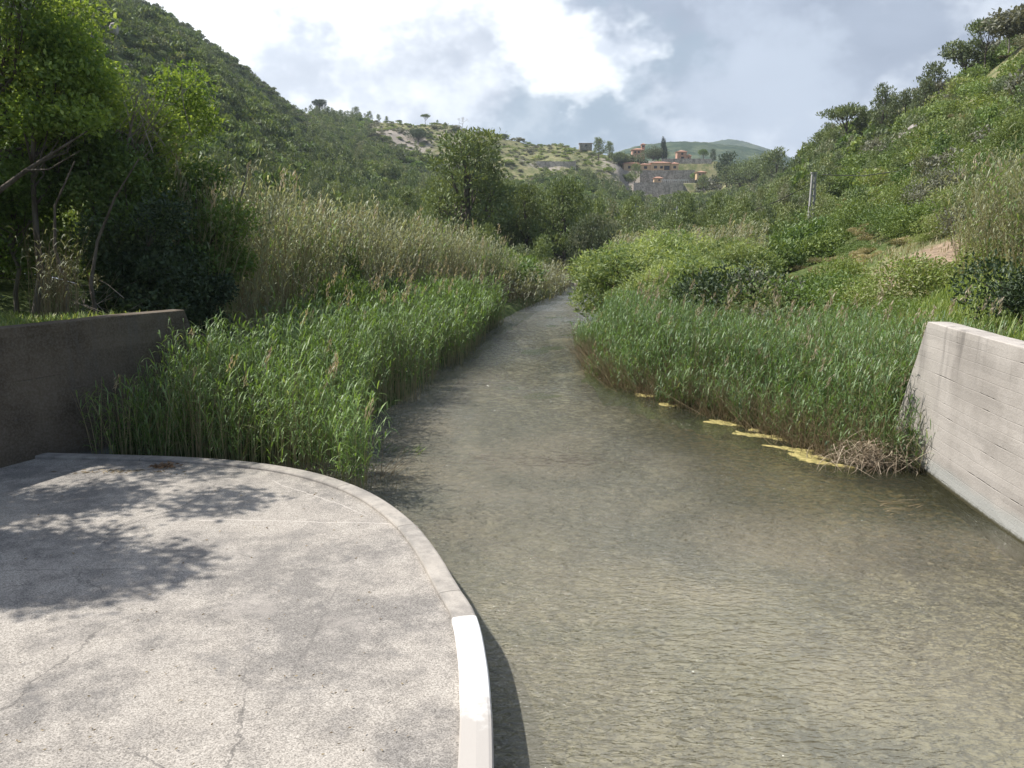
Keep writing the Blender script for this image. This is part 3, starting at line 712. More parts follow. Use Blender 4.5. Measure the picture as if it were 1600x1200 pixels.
# ------------------------------------------------------------------ left reed bed
def build_left_reeds():
    g = Geo()
    # near part: from the wall to the river, right behind the kerb
    def ok(x, y):
        dl, _ = river_d(x, y); wx = np.interp(y, LW_[:, 1], LW_[:, 0])
        return (y > apron_far(x) + .25) & (dl > .15 + .7 * vnoise(x * 0, y * .9, 4) - .6 * smooth((15.6 - y) / 1.0)) & (x > wx + .5) & (dl < 7.5)
    x, y = scatter(5200, (-9, -1), (13, 22), ok)
    z = np.maximum(ground_z(x, y), -.1)
    wl = smooth((x + 8.6) / 2.6)         # lower towards the wall
    H = (1.15 + .80 * wl) * (.78 + .36 * rng.random(len(x))) + .45 * vnoise(x * .9, y * .9, 3) + .9 * vnoise(x * 1.9, y * 1.9, 33)
    reeds(g, np.column_stack([x, y, z]), H, 14, .40, .020, start=.28, lean=.13, dead=.20, plume=.01, r0=.006, lift=1.05, droop=.5)
    def ok2(x, y):
        dl, _ = river_d(x, y); return (dl > .0 + .8 * vnoise(x * 0, y * .7, 4)) & (dl < 4.6) & (x > -8)
    x, y = scatter(8200, (-9, 1), (22, 43), ok2)
    z = np.maximum(ground_z(x, y), -.1); H = (1.85 + .5 * vnoise(x * .6, y * .6, 3) + 1.0 * vnoise(x * 1.5, y * 1.5, 33)) * (.8 + .35 * rng.random(len(x)))
    reeds(g, np.column_stack([x, y, z]), H, 10, .46, .032, start=.2, lean=.15, lift=1.05, droop=.5, dead=.15, r0=.009)
    # old stalks of last year standing out above the green
    k = rng.integers(0, len(x), 260); reeds(g, np.column_stack([x[k], y[k], z[k]]), H[k] + .2 + .5 * rng.random(260), 3, .3, .02, start=.5, lean=.16, dead=.75, plume=.35, r0=.007)
    o = link('reed_bed', g.mesh('reed_bed', RM)); tag(o, 'tall green reeds filling the left bank between the kerb and the river', 'reeds', kind='stuff')
build_left_reeds()

def build_right_reeds():
    g = Geo()
    def ok(x, y):
        _, dr = river_d(x, y)
        far = np.interp(y, [14, 16, 18, 24, 34], [.1, 4.0, 8, 9, 5.5])
        wx = np.interp(y, RW_[:, 1], RW_[:, 0])
        return (dr > -.15 + .8 * vnoise(x * 0, y * .8, 9)) & (dr < far) & ((y > 17.6) | (x < wx - .15))
    x, y = scatter(15500, (2, 14), (14.6, 34), ok)
    _, dr = river_d(x, y)
    z = np.maximum(ground_z(x, y), -.1); z = np.minimum(z, .35)
    H = np.interp(dr, [0, 1.2, 6], [1.1, 1.75, 1.65]) * (.8 + .35 * rng.random(len(x))) + .6 * vnoise(x * .5, y * .5, 13) + .9 * vnoise(x * 1.5, y * 1.5, 34)
    reeds(g, np.column_stack([x, y, z]), H, 12, .38, .022, start=.2, lean=.16, dead=.2, plume=.006, r0=.006, wind=(-.15, -.3), lift=1.05, droop=.45)
    k = rng.integers(0, len(x), 420); reeds(g, np.column_stack([x[k], y[k], z[k]]), H[k] + .1 + .5 * rng.random(420), 3, .3, .02, start=.5, lean=.2, dead=.75, plume=.3, r0=.006)
    o = link('reed_bed', g.mesh('reed_bed', RMB)); tag(o, 'blue-green reeds crowding the right bank up to the pale concrete wall', 'reeds', kind='stuff')
    # brown dead skirt at the water's edge
    g = Geo()
    y = rng.uniform(15.2, 30, 2600); _, dr = river_d(0 * y, y); x = -dr + rng.normal(0.15, .35, len(y)); x = np.interp(y, RR[:, 1], RR[:, 0]) + rng.normal(.25, .3, len(y))
    b = np.column_stack([x, y, np.full(len(y), .0)]); H = .5 + .8 * rng.random(len(y))
    off = rng.normal(size=(len(y), 3)) * .45; off[:, 0] -= .25; off[:, 2] = H
    stems(g, b, b + off, rng.normal(size=(len(y), 3)) * .1, .005, 0, rng.random(len(y)))
    o = link('dead_reed_skirt', g.mesh('dead_reed_skirt', [M['reed_dry']])); tag(o, 'brown dead reed stalks hanging over the water at the foot of the right reeds', 'dead reeds', kind='stuff')
build_right_reeds()

def build_canes():
    g = Geo()
    # giant cane thicket on the left bank, pale and half dry
    def ok(x, y):
        dl, _ = river_d(x, y); lo = np.interp(y, [22, 26, 40, 56], [6.5, 5.2, 3.6, 2.2]); return (dl > lo + .8 * vnoise(x * 0, y * .5, 14)) & (dl < lo + np.interp(y, [22, 40, 56], [4.5, 5.5, 5]))
    x, y = scatter(17000, (-16, 1), (23, 57), ok)
    k = (vnoise(x / 1.3, y / 1.3, 61) + .5 * vnoise(x / .5, y / .5, 62)) > -.27; x = x[k][:5200]; y = y[k][:5200]
    z = ground_z(x, y) - .1
    H = np.interp(y, [23, 30, 40, 50, 57], [5.6, 5.2, 4.9, 4.2, 3.2]) * (.72 + .36 * rng.random(len(x)) ** .8) + .8 * vnoise(x * .4, y * .4, 13)
    H = H + .9 * vnoise(x * 1.1, y * 1.1, 35) + .5 * vnoise(x * 2.7, y * 2.7, 36); B = np.column_stack([x, y, z])
    gr = rng.random(len(x)) < .10 + .45 * vnoise(x / 2.5, y / 2.5, 63)
    reeds(g, B[~gr], H[~gr], 24, .50, .036, start=.10, lean=.17, droop=.6, lift=1.15, dead=.25, plume=.02, r0=.013, wind=(.8, -.2))
    reeds(g, B[gr], H[gr] * .93, 24, .55, .045, blade_mi=4, start=.25, lean=.15, droop=.55, lift=1.1, dead=.05, r0=.014, wind=(.6, -.2))
    o = link('cane_thicket', g.mesh('cane_thicket', CM)); tag(o, 'tall pale half-dry giant cane thicket on the left bank behind the green reeds', 'cane', kind='stuff')
    # canes at the right edge of the view, above the grass bank
    g = Geo()
    x, y = scatter(1500, (15.2, 20), (21, 31), lambda x, y: (x - .62 * y) ** 2 < 4)
    z = ground_z(x, y); H = 3.6 * (.7 + .4 * rng.random(len(x)))
    B = np.column_stack([x, y, z]); reeds(g, B[:480], H[:480], 20, .5, .03, start=.1, lean=.2, droop=.6, lift=1.1, dead=.2, plume=.02, r0=.010, wind=(-1.2, -.2))
    reeds(g, B[480:560], H[480:560], 20, .5, .035, blade_mi=4, start=.15, lean=.2, droop=.6, lift=1.1, dead=.1, r0=.010, wind=(-1.2, -.2))
    o = link('cane_thicket', g.mesh('cane_thicket', CM)); tag(o, 'pale leaning cane clump on the right bank above the grass', 'cane', kind='stuff')
    # far canes behind the tamarisks
    g = Geo()
    x, y = scatter(900, (6.5, 16), (50, 58), lambda x, y: y > 0)
    z = ground_z(x, y); H = 4.3 * (.75 + .3 * rng.random(len(x)))
    reeds(g, np.column_stack([x, y, z]), H, 18, .6, .05, start=.3, lean=.1, droop=.5, dead=.15, plume=.04, r0=.014)
    o = link('cane_thicket', g.mesh('cane_thicket', CM)); tag(o, 'pale cane tops standing behind the rounded tamarisks on the right bank', 'cane', kind='stuff')
    # dark tangle of fallen stalks below the canes
    g = Geo()
    y = rng.uniform(19, 48, 2200); lo = np.interp(y, [19, 26, 40, 56], [7.0, 5.0, 3.2, 1.2]); x = np.interp(y, RL[:, 1], RL[:, 0]) - lo + rng.normal(0, .6, len(y))
    z = ground_z(x, y) + rng.random(len(y)) * 1.6
    b = np.column_stack([x, y, z]); off = rng.normal(size=(len(y), 3)) * [1.1, .8, .5]; off[:, 0] += .5
    stems(g, b, b + off, rng.normal(size=(len(y), 3)) * .12, .010, 0, rng.random(len(y)))
    o = link('fallen_stalks', g.mesh('fallen_stalks', [M['twig_dead']])); tag(o, 'tangle of fallen dry stalks under the left cane thicket', 'dead stalks', kind='stuff')
    # low streamside growth at the far bend
    g = Geo()
    x, y = scatter(5200, (-6, 8), (50, 92), lambda x, y: (river_d(x, y)[0] > -.2) & (river_d(x, y)[0] < 5))
    z = ground_z(x, y); reeds(g, np.column_stack([x, y, z]), 1.5 * (.5 + .9 * rng.random(len(x))), 6, .6, .07, start=.2, dead=.4, r0=.014, lean=.16)
    o = link('streamside_reeds', g.mesh('streamside_reeds', [M['reed_dry'], M['cane_blade'], M['reed_dry'], M['plume']])); tag(o, 'low pinkish-green streamside growth along the far left bend', 'reeds', kind='stuff')
build_canes()

def build_grass():
    g = Geo()
    # on the right bank behind the wall
    x, y = scatter(30000, (8.2, 22), (9, 27), lambda x, y: ((x > np.interp(y, RW_[:, 1], RW_[:, 0]) + .5) | (y > 18)) & (x < y * .75 + 2.5) & (river_d(x, y)[1] > np.interp(y, [14, 16, 18, 24, 34], [0, 4.0, 7, 8, 6])))
    z = ground_z(x, y); n = len(x); hv = .5 + .8 * smooth(vnoise(x * .45, y * .45, 3) + .5)
    az = rng.random(n) * 6.28; d = np.stack([np.cos(az), np.sin(az), 0 * az], 1)
    for k in range(2):
        blades(g, np.column_stack([x + rng.normal(0, .06, n), y + rng.normal(0, .06, n), z - .03]), np.roll(d, k, 0), hv * (.45 + .5 * rng.random(n)), .020, 1.15 + .25 * rng.random(n), .25 + .3 * rng.random(n), 0, np.clip(rng.random(n) * .8 + .3 * vnoise(x * .3, y * .3, 8), 0, 1))
    o = link('grass', g.mesh('grass', [M['grass']])); tag(o, 'long green grass on the bank behind the right wall', 'grass', kind='stuff')
    g = Geo()
    x, y = scatter(9000, (-12.5, -7.4), (12, 20.5), lambda x, y: x < np.interp(y, LW_[:, 1], LW_[:, 0]) - .5)
    z = ground_z(x, y); n = len(x); az = rng.random(n) * 6.28; d = np.stack([np.cos(az), np.sin(az), 0 * az], 1)
    blades(g, np.column_stack([x, y, z - .02]), d, .18 + .25 * rng.random(n), .022, 1.0 + .3 * rng.random(n), .3, 0, rng.random(n))
    o = link('grass', g.mesh('grass', [M['grass']])); tag(o, 'short bright grass on top of the bank behind the left wall', 'grass', kind='stuff')
    g = Geo()      # thin dry grass over the bare earth bank
    x, y = scatter(26000, (10, 36), (24, 56), lambda x, y: (np.abs(x / y - .50) < .105) & (vnoise(x / 1.2, y / 1.2, 90) + .4 * vnoise(x / .4, y / .4, 91) >  .02) & ~((np.abs(x / y - .50) < .055) & (y > 30) & (y < 39) & (rng.random(len(x)) < .7)))
    z = ground_z(x, y); n = len(x); az = rng.random(n) * 6.28; d = np.stack([np.cos(az), np.sin(az), 0 * az], 1)
    blades(g, np.column_stack([x, y, z - .02]), d, .2 + .35 * rng.random(n), .03, 1.1 + .3 * rng.random(n), .35, 0, rng.random(n))
    o = link('dry_grass', g.mesh('dry_grass', [M['straw_grass']])); tag(o, 'thin dry grass sprouting on the bare earth bank at the right', 'grass', kind='stuff')
build_grass()

# ------------------------------------------------------------------ shrub and tree templates (unit: metres, base at origin)
def T_bush(n=420, L=.34, seed=0, mat=0, squash=.8, W=.5, nl=7):
    r = np.random.default_rng(100 + seed); lb = []
    for i in range(nl):
        a = r.random() * 6.28; q = r.random() ** .5
        lb.append((math.cos(a) * q * .9, math.sin(a) * q * .9, .55 + .75 * (1 - q * .8) * r.random() + .25, .55 + .35 * r.random(), .55 + .35 * r.random(), (.5 + .3 * r.random()) * squash))
    g = Geo(); crown(g, lb, n, L, L * W, mat, r=r, up=.4); return g, lb
def T_pine(n=520, seed=0, L=.5, shape='round'):
    """height about 6"""
    r = np.random.default_rng(200 + seed); lb = []
    if shape == 'round':
        for i in range(11):
            a = i * 2.4 + r.random(); h = 1.9 + 3.4 * (i / 10.); w = 1.55 * math.sin(min(1, (5.9 - h) / 3.3) * 1.5) + .15
            lb.append((math.cos(a) * w * .75, math.sin(a) * w * .75, h, .75 + .3 * r.random(), .75 + .3 * r.random(), .5 + .2 * r.random()))
        lb.append((0, 0, 5.3, .7, .7, .6))
    elif shape == 'umbrella':
        for i in range(11):
            a = i * 2.4 + r.random(); q = (.25 + .75 * (i / 10.)) * 1.9
            lb.append((math.cos(a) * q, math.sin(a) * q, 4.9 - .32 * q + .4 * r.random(), .8 + .3 * r.random(), .8 + .3 * r.random(), .42 + .15 * r.random()))
        lb.append((.9, -.3, 3.6, .6, .6, .3))
    elif shape == 'tall':
        for i in range(15):
            a = i * 2.4 + r.random(); h = 1.3 + 4.4 * (i / 14.); w = 1.35 * (1 - ((h - 2.6) / 3.6) ** 2 * .75)
            lb.append((math.cos(a) * w * .7, math.sin(a) * w * .7, h, .62 + .3 * r.random(), .62 + .3 * r.random(), .42 + .2 * r.random()))
    g = Geo(); crown(g, lb, n, L, L * .34, 0, up=.9, r=r, shell=.45); return g, lb
def T_bare(seed=0):
    r = np.random.default_rng(300 + seed); g = Geo()
    def grow(p, d, l, rad, k):
        e = p + d * l; m_ = (p + e) / 2 + r.normal(size=3) * l * .06
        tube(g, [p, m_, e], [rad, rad * .85, rad * .7], 4 if k > 1 else 3)
        if k == 0: return
        for _ in range(3):
            nd = unit(d + r.normal(size=3) * .55 + [0, 0, .12]); grow(e - d * l * .25 * r.random(), nd, l * .66, rad * .6, k - 1)
    grow(np.zeros(3), np.array([0, 0, 1.]), 2.4, .11, 5); return g

def place(dst, tmpl, x, y, z, s, rz, tint=0., sz=None):
    v, q, mi, ti = tmpl
    c, n = math.cos(rz), math.sin(rz); szz = sz if sz is not None else s
    V = np.empty_like(v); V[:, 0] = (v[:, 0] * c - v[:, 1] * n) * s + x; V[:, 1] = (v[:, 0] * n + v[:, 1] * c) * s + y; V[:, 2] = v[:, 2] * szz + z
    dst.add(V, q, mi, np.clip(ti + tint, 0, 1))
def thin(g, k):
    return g.arr()

# ------------------------------------------------------------------ hillside woods (mass of shrubs and pines nobody could count)
def build_masses():
    lo_b = [T_bush(260, .44, i)[0].arr() for i in range(5)]; mid_b = [T_bush(1100, .19, 10 + i, nl=9)[0].arr() for i in range(5)]; hi_b = [T_bush(4200, .092, 20 + i, nl=10)[0].arr() for i in range(4)]
    lo_p = [T_pine(260, i, .7, 'round')[0].arr() for i in range(3)] + [T_pine(260, 5, .7, 'tall')[0].arr()]
    mid_p = [T_pine(900, 30 + i, .36, ('round', 'tall')[i % 2])[0].arr() for i in range(4)]
    def pick(a): return a[rng.integers(0, len(a))]
    tr = Geo()
    # (name, label, u range, Y range, spacing fn, materials)
    def band(u0, u1, y0, y1, step, fn, lab, mats, name='shrubland'):
        """jittered rows; fn(x,y,z,u,Y,g) adds plants into g (per material)"""
        gs = [Geo() for _ in mats]; Y = y0
        while Y < y1:
            st = step(Y)
            u = u0 + rng.random() * 10
            while u < u1:
                uu = u + rng.normal() * st * 180 / Y; yy = Y + rng.normal() * st * .4
                x = (uu - 800) / FPX * yy; z = float(ground_z(x, yy)); fn(gs, x, yy, z, uu, yy)
                u += st * FPX / Y * (.7 + .6 * rng.random())
            Y += st * (.75 + .3 * rng.random())
        big = Geo()
        for i, g in enumerate(gs):
            v, q, _, ti = g.arr()
            if len(v): big.add(v, q, i, ti)
        o = link(name, big.mesh(name, mats)); tag(o, lab, 'shrubs', kind='stuff')
        return sum(len(a) for a in big.q)
    tot = 0
    # --- left hill: dense maquis with scattered pines
    def left(gs, x, y, z, u, Y):
        p = vnoise(x / 22, y / 22, 40) + .5 * vnoise(x / 8, y / 8, 41)
        bare = smooth((Y - 250) / 120) * .55
        s = rng.random()
        if s < .30 - .1 * p and Y < 330: place(gs[0 if rng.random() < .6 else 3], pick(mid_p if Y < 120 else lo_p), x, y, z - .5, .55 + .35 * rng.random(), rng.random() * 6, p * .5 - .1, .6 + .4 * rng.random())
        elif s < .36: place(gs[3], pick(lo_b), x, y, z - .4, 1.3 + .8 * rng.random(), rng.random() * 6, .2)
        else:
            k = (1.3 + 1.2 * rng.random()) * (1 - .45 * bare)
            place(gs[1 if p < .12 else 2], pick(mid_b if Y < 110 else lo_b), x, y, z - .5 * k, k * 1.1, rng.random() * 6, p * .9 + .24 * rng.normal(), k * (.75 + .7 * rng.random()))
    tot += band(-220, 640, 60, 430, lambda Y: 2.7 + Y * .0055, left, 'dense green maquis and pines covering the steep left hill', [M['pine'], M['scrub'], M['leaf_mid'], M['pine_grey'], M['scrub_grey']], 'hill_woodland')
    # --- middle ridge: open scrub
    def midd(gs, x, y, z, u, Y):
        d, r = cover(np.array([x]), np.array([y]), z); dd = float(d[0]); rr = float(r[0])
        if 955 < u < 1130 and 430 < Y < 530: return
        if rng.random() < .5 * rr: return
        sm = max(dd, rr)
        if dd > .6:
            if rng.random() < .12: return
            k = .5 + .65 * rng.random()
            if rng.random() < .04: k = 2.2
            place(gs[1 if rng.random() < .6 else 4], pick(lo_b), x, y, z - .4 * k, k * 1.35, rng.random() * 6, .35 * rng.random(), k * .9)
        else:
            if rng.random() < .45: place(gs[0 if rng.random() < .55 else 3], pick(mid_p if Y < 150 else lo_p), x, y, z - .6, .7 + .5 * rng.random(), rng.random() * 6, .3 * rng.normal(), .75 + .5 * rng.random())
            else: k = 1.3 + rng.random(); place(gs[1 if rng.random() < .5 else 2], pick(lo_b), x, y, z - .4 * k, k * 1.2, rng.random() * 6, .3 * rng.normal(), k)
    tot += band(500, 1290, 95, 545, lambda Y: 3.2 + Y * .0026, midd, 'woods and open scrub running up the middle ridge', [M['pine'], M['scrub'], M['leaf_mid'], M['pine_grey'], M['scrub_grey']], 'ridge_scrub')
    # --- right hill
    def right(gs, x, y, z, u, Y):
        d, r = cover(np.array([x]), np.array([y]), z); dd = float(d[0]); rr = float(r[0])
        if rng.random() < .95 * max(dd - .2, 0) + 1.3 * rr * (Y < 50): return
        vg = uv_of(x, y, z)[1]
        if Y > 40 and gapn(x, y) > .16 and rng.random() < .8:
            for _ in range(3): place(gs[5], pick(mid_b if Y < 90 else lo_b), x + rng.normal() * .7, y + rng.normal() * .7, z - .12, .30 + .25 * rng.random(), rng.random() * 6, .3 * rng.normal(), .22 + .15 * rng.random())
            return
        if Y > 58 and rng.random() < .16:
            place(gs[0 if rng.random() < .6 else 3], pick(mid_p if Y < 150 else lo_p), x, y, z - .5, .42 + .3 * rng.random(), rng.random() * 6, .3 * rng.normal(), .42 + .35 * rng.random()); return
        pole = 1230 < u < 1300 and Y < 88
        if pole and Y > 45: return
        if 1345 < u < 1520 and 396 < vg < 430:
            if rng.random() < .22: place(gs[1], pick(hi_b), x, y, z - .1, .28 + .2 * rng.random(), rng.random() * 6, .1 * rng.normal())
            return
        if 1335 < u < 1520 and vg >= 430 and rng.random() < .6: return
        p = vnoise(x / 12, y / 12, 50) + .4 * vnoise(x / 5, y / 5, 51)
        tm = hi_b if Y < 60 else mid_b if Y < 130 else lo_b
        k = (.8 + .9 * rng.random()) * np.interp(Y, [28, 60, 120], [.75, 1.0, 1.25])
        if pole: k *= .5
        if 1345 < u < 1520 and 380 < vg <= 396: k *= .55
        c = rng.random(); mi = 2 if p > .18 else 1
        if c < .10: mi = 4
        elif c < .2 and Y > 60: mi = 3
        place(gs[mi], pick(tm), x, y, z - .35 * k, k * 1.15, rng.random() * 6, p * .9 + .24 * rng.normal(), k * (.7 + .7 * rng.random()))
    tot += band(1175, 1880, 27, 225, lambda Y: 1.75 + Y * .0085, right, 'green maquis shrubs covering the right hillside', [M['pine'], M['scrub'], M['leaf_mid'], M['pine_grey'], M['scrub_grey'], M['straw_grass']], 'hill_shrubs')
    # --- valley floor wood, middle distance
    def val(gs, x, y, z, u, Y):
        dl, dr = river_d(x, min(y, 99.))
        if Y < 96 and max(float(dl), float(dr)) < 2.5: return
        if Y < 96 and float(dr) > 0 and u > 900 and u < 1130 and Y < 56: return
        k = .9 + .7 * rng.random()
        if rng.random() < .42 and Y > 70: place(gs[0 if rng.random() < .6 else 3], pick(mid_p), x, y, z - .4, .6 + .35 * rng.random(), rng.random() * 6, .2 * rng.normal(), .6 + .35 * rng.random())
        else: place(gs[1 if rng.random() < .55 else 2], pick(mid_b), x, y, z - .3, k * 1.2, rng.random() * 6, .25 * rng.normal(), k * 1.2)
    tot += band(560, 1290, 56, 150, lambda Y: 2.6 + Y * .006, val, 'mixed green wood on the valley floor beyond the river bend', [M['pine'], M['scrub'], M['leaf_mid'], M['pine_grey'], M['scrub_grey']], 'valley_wood')
    # --- left bank strip between the canes and the hill
    def lb_(gs, x, y, z, u, Y):
        dl, _ = river_d(x, y)
        if float(dl) < np.interp(Y, [22, 40, 56], [11.5, 9.5, 7]): return
        k = 1.0 + .8 * rng.random()
        place(gs[1 if rng.random() < .5 else 2], pick(mid_b if Y > 40 else hi_b), x, y, z - .2, k, rng.random() * 6, .25 * rng.normal() - .1, k * 1.2)
    tot += band(-120, 700, 24, 60, lambda Y: 2.4, lb_, 'leafy bushes filling the ground between the canes and the left hill', [M['pine'], M['scrub'], M['leaf_mid']], 'bank_bushes')
    # --- low scrub on the right bank between reeds and hillside
    def rb(gs, x, y, z, u, Y):
        _, dr = river_d(x, y); f = np.interp(Y, [16, 18, 24, 34, 50], [99, 8.2, 8.5, 5.0, 8])
        if float(dr) < f or u > 1440 + (Y - 18) * 8: return
        if 1335 < u < 1520 and Y > 21: return
        k = .5 + .3 * rng.random()
        place(gs[0 if rng.random() < .75 else 1], pick(hi_b), x, y, z - .25, k * 1.1, rng.random() * 6, .25 * rng.normal() + .1, k * .95)
    tot += band(930, 1560, 18.5, 40, lambda Y: 1.15 + Y * .01, rb, 'low yellow-green scrub on the right bank behind the reeds', [M['scrub'], M['leaf_mid'], M['scrub_grey']], 'bank_scrub')
    print('MASS QUADS', tot)
build_masses()

# ------------------------------------------------------------------ trees and shrubs that can be told apart
def crestY(u, y0=60, y1=540):
    Y = np.linspace(y0, y1, 400); x = (u - 800) / FPX * Y; e = (ground_z(x, Y) - ZE) / Y
    return float(Y[int(np.argmax(e))])
def findY(u, v, y0, y1):
    Y = np.geomspace(y0, y1, 500); z = ground_z((u - 800) / FPX * Y, Y)
    vv = uv_of((u - 800) / FPX * Y, Y, z)[1]
    k = np.where(vv <= v)[0]; return float(Y[k[0]] if len(k) else Y[int(np.argmin(vv))])
TM = {}
def template(kind, k=0):
    key = (kind, k)
    if key in TM: return TM[key]
    r = np.random.default_rng(hash(kind) % 1000 if False else sum(map(ord, kind)) + 17 * k)
    tr = Geo(); bark = M['bark']; leafm = M['pine']; H = 6.0
    if kind in ('round', 'umbrella', 'tall', 'greytall'):
        g, lb = T_pine(6500 if k > 3 or kind == 'round' and k == 3 else 1800, 50 + k, .19 if k > 3 or kind == 'round' and k == 3 else .32, 'tall' if kind == 'greytall' else kind); limbs(tr, lb, (0, 0, -.8), .16, r=r, h0=.3)
        H = 5.9; leafm = M['pine_grey'] if kind == 'greytall' else M['pine']
    elif kind == 'oak':
        lb = [(math.cos(i * 2.4) * (.5 + .12 * i), math.sin(i * 2.4) * (.5 + .12 * i), 3.0 + 1.2 * r.random(), 1.0, 1.0, .8) for i in range(9)]
        g = Geo(); crown(g, lb, 1500, .32, .17, r=r); limbs(tr, lb, (0, 0, -.8), .2, r=r, h0=.25); leafm = M['leaf_dark']; H = 5.0
    elif kind == 'bush':
        g, lb = T_bush(1500, .19, 60 + k); limbs(tr, lb, (0, 0, -.4), .09, r=r, h0=.2); leafm = M['leaf_mid']; H = 2.0
    elif kind == 'darkbush':
        g, lb = T_bush(5200, .098, 70 + k, nl=11); limbs(tr, lb, (0, 0, -.4), .09, r=r, h0=.2); leafm = M['leaf_dark']; H = 2.0
    elif kind == 'greybush':
        g, lb = T_bush(1300, .2, 80 + k); limbs(tr, lb, (0, 0, -.4), .09, r=r, h0=.2); leafm = M['scrub_grey']; H = 2.0; bark = M['bark_grey']
    elif kind == 'cypress':
        lb = [(0.05 * r.normal(), .05 * r.normal(), .9 + .62 * i, .52 * math.sin((i + 1.6) / 10.5 * 2.9) + .08, .52 * math.sin((i + 1.6) / 10.5 * 2.9) + .08, .75) for i in range(9)]
        g = Geo(); crown(g, lb, 1300, .3, .10, up=1.5, r=r); tube(tr, [(0, 0, -.5), (0, 0, 3), (0, 0, 5.8)], [.12, .08, .02]); leafm = M['cypress']; H = 6.4
    elif kind == 'bare':
        tr = T_bare(k); g = None; bark = M['bark_grey']; H = 6.3
    elif kind == 'feather':      # tamarisk / willow scrub
        lb = []
        for i in range(20):
            a = i * 2.4; q = 1.35 * ((i + .5) / 20) ** .5; hh = .55 + 1.5 * math.sqrt(max(0, 1 - (q / 1.6) ** 2)) * (.75 + .3 * r.random()); w = .34 + .2 * r.random()
            lb.append((math.cos(a) * q, math.sin(a) * q, hh, w, w, w * .85))
            if i % 2: lb.append((math.cos(a) * q, math.sin(a) * q, hh * .45, w * 1.1, w * 1.1, w))
        g = Geo(); crown(g, lb, 15000, .13, .034, up=.35, r=r, shell=.7, tvar=.9); limbs(tr, lb, (0, 0, -.4), .08, r=r, h0=.15); leafm = M['willow']; H = 2.7
    TM[key] = (None if g is None else g.mesh(kind + '_crown', [leafm]), tr.mesh(kind + '_trunk', [bark], True), H)
    return TM[key]
def tree(name, kind, u, vb, vt, label, cat='tree', group=None, Y=None, k=0, wide=1.0, mat=None, dz=0., yr=(60, 540)):
    cm, tm, H = template(kind, k)
    if Y is None: Y = crestY(u) if vb is None else findY(u, vb, *yr)
    x = (u - 800) / FPX * Y; z = float(ground_z(x, Y)) + dz
    # height so that the tip shows at vt
    h = max(zat(u, vt, Y) - z, .8); s = h / H
    o = empty(name, (x, Y, z - .05 * s), label, cat, group, random.random() * 6.28, (s * wide, s * wide, s))
    if cm is not None:
        c = link('crown', cm, o)
        if mat: c.material_slots[0].link = 'OBJECT'; c.material_slots[0].material = M[mat]
    link('trunk', tm, o)
    return o
PG = 'pines standing on the skyline'; SG = 'small trees along the ridge crest'
T = tree
T('pine_tree', 'umbrella', 295, None, 22, 'flat-topped dark pine on the steep left skyline, left of its two neighbours', group=PG)
T('pine_tree', 'greytall', 303, None, 28, 'thin see-through pine on the left skyline between two darker pines', group=PG, wide=.6)
T('pine_tree', 'round', 315, None, 38, 'small dark pine lowest of the three on the left skyline', group=PG)
T('oak_tree', 'oak', 513, None, 154, 'dark broad-crowned tree where the left hill meets the open ridge', group=SG, wide=1.2)
T('pine_tree', 'round', 492, None, 168, 'low dark tree just left of the broad-crowned tree at the foot of the left skyline', group=SG, k=1)
T('pine_tree', 'round', 566, None, 166, 'lone small round tree on the ridge crest right of the broad-crowned tree', group=SG, k=1)
T('pine_tree', 'round', 587, None, 173, 'tiny tree on the ridge crest left of the close pair', group=SG)
T('pine_tree', 'round', 600, 190, 178, 'left tree of the close dark pair on the ridge above the pale bare patch', group=SG, yr=(300, 540))
T('pine_tree', 'round', 612, 193, 181, 'right tree of the close dark pair on the ridge above the pale bare patch', group=SG, k=1, yr=(300, 540))
T('shrub', 'bush', 632, None, 186, 'low round bush on the crest between the dark pair and the umbrella pine', 'shrub', SG, mat='leaf_dark')
T('umbrella_pine', 'umbrella', 670, None, 176, 'umbrella-shaped pine with a clear trunk on the middle of the ridge', group=SG)
T('pine_tree', 'round', 688, None, 187, 'small tree on the ridge crest just right of the umbrella-shaped pine', group=SG)
T('pine_tree', 'round', 700, 205, 191, 'rounded dark tree just below the crest left of the leafless tree', group=SG, k=1, yr=(300, 540))
T('shrub', 'bush', 713, 207, 198, 'low dark spreading bush under the leafless tree on the ridge', 'shrub', wide=1.4, mat='leaf_dark', yr=(300, 540))
T('bare_tree', 'bare', 726, None, 178, 'leafless grey tree standing alone on the ridge crest', group=SG)
T('shrub', 'bush', 789, None, 207, 'single dark bush on the bare sloping crest right of the leafless tree', 'shrub', SG, mat='leaf_dark')
T('oak_tree', 'darkbush', 659, 222, 194, 'big dark spreading bush on the pale eroded patch below the umbrella pine', 'shrub', wide=1.15, yr=(300, 540))
T('pine_tree', 'round', 593, 216, 201, 'dark round tree at the left edge of the pale eroded patch', yr=(300, 540))
T('pine_tree', 'tall', 771, 262, 228, 'dark pine just right of and behind the big pine crown', yr=(200, 540))
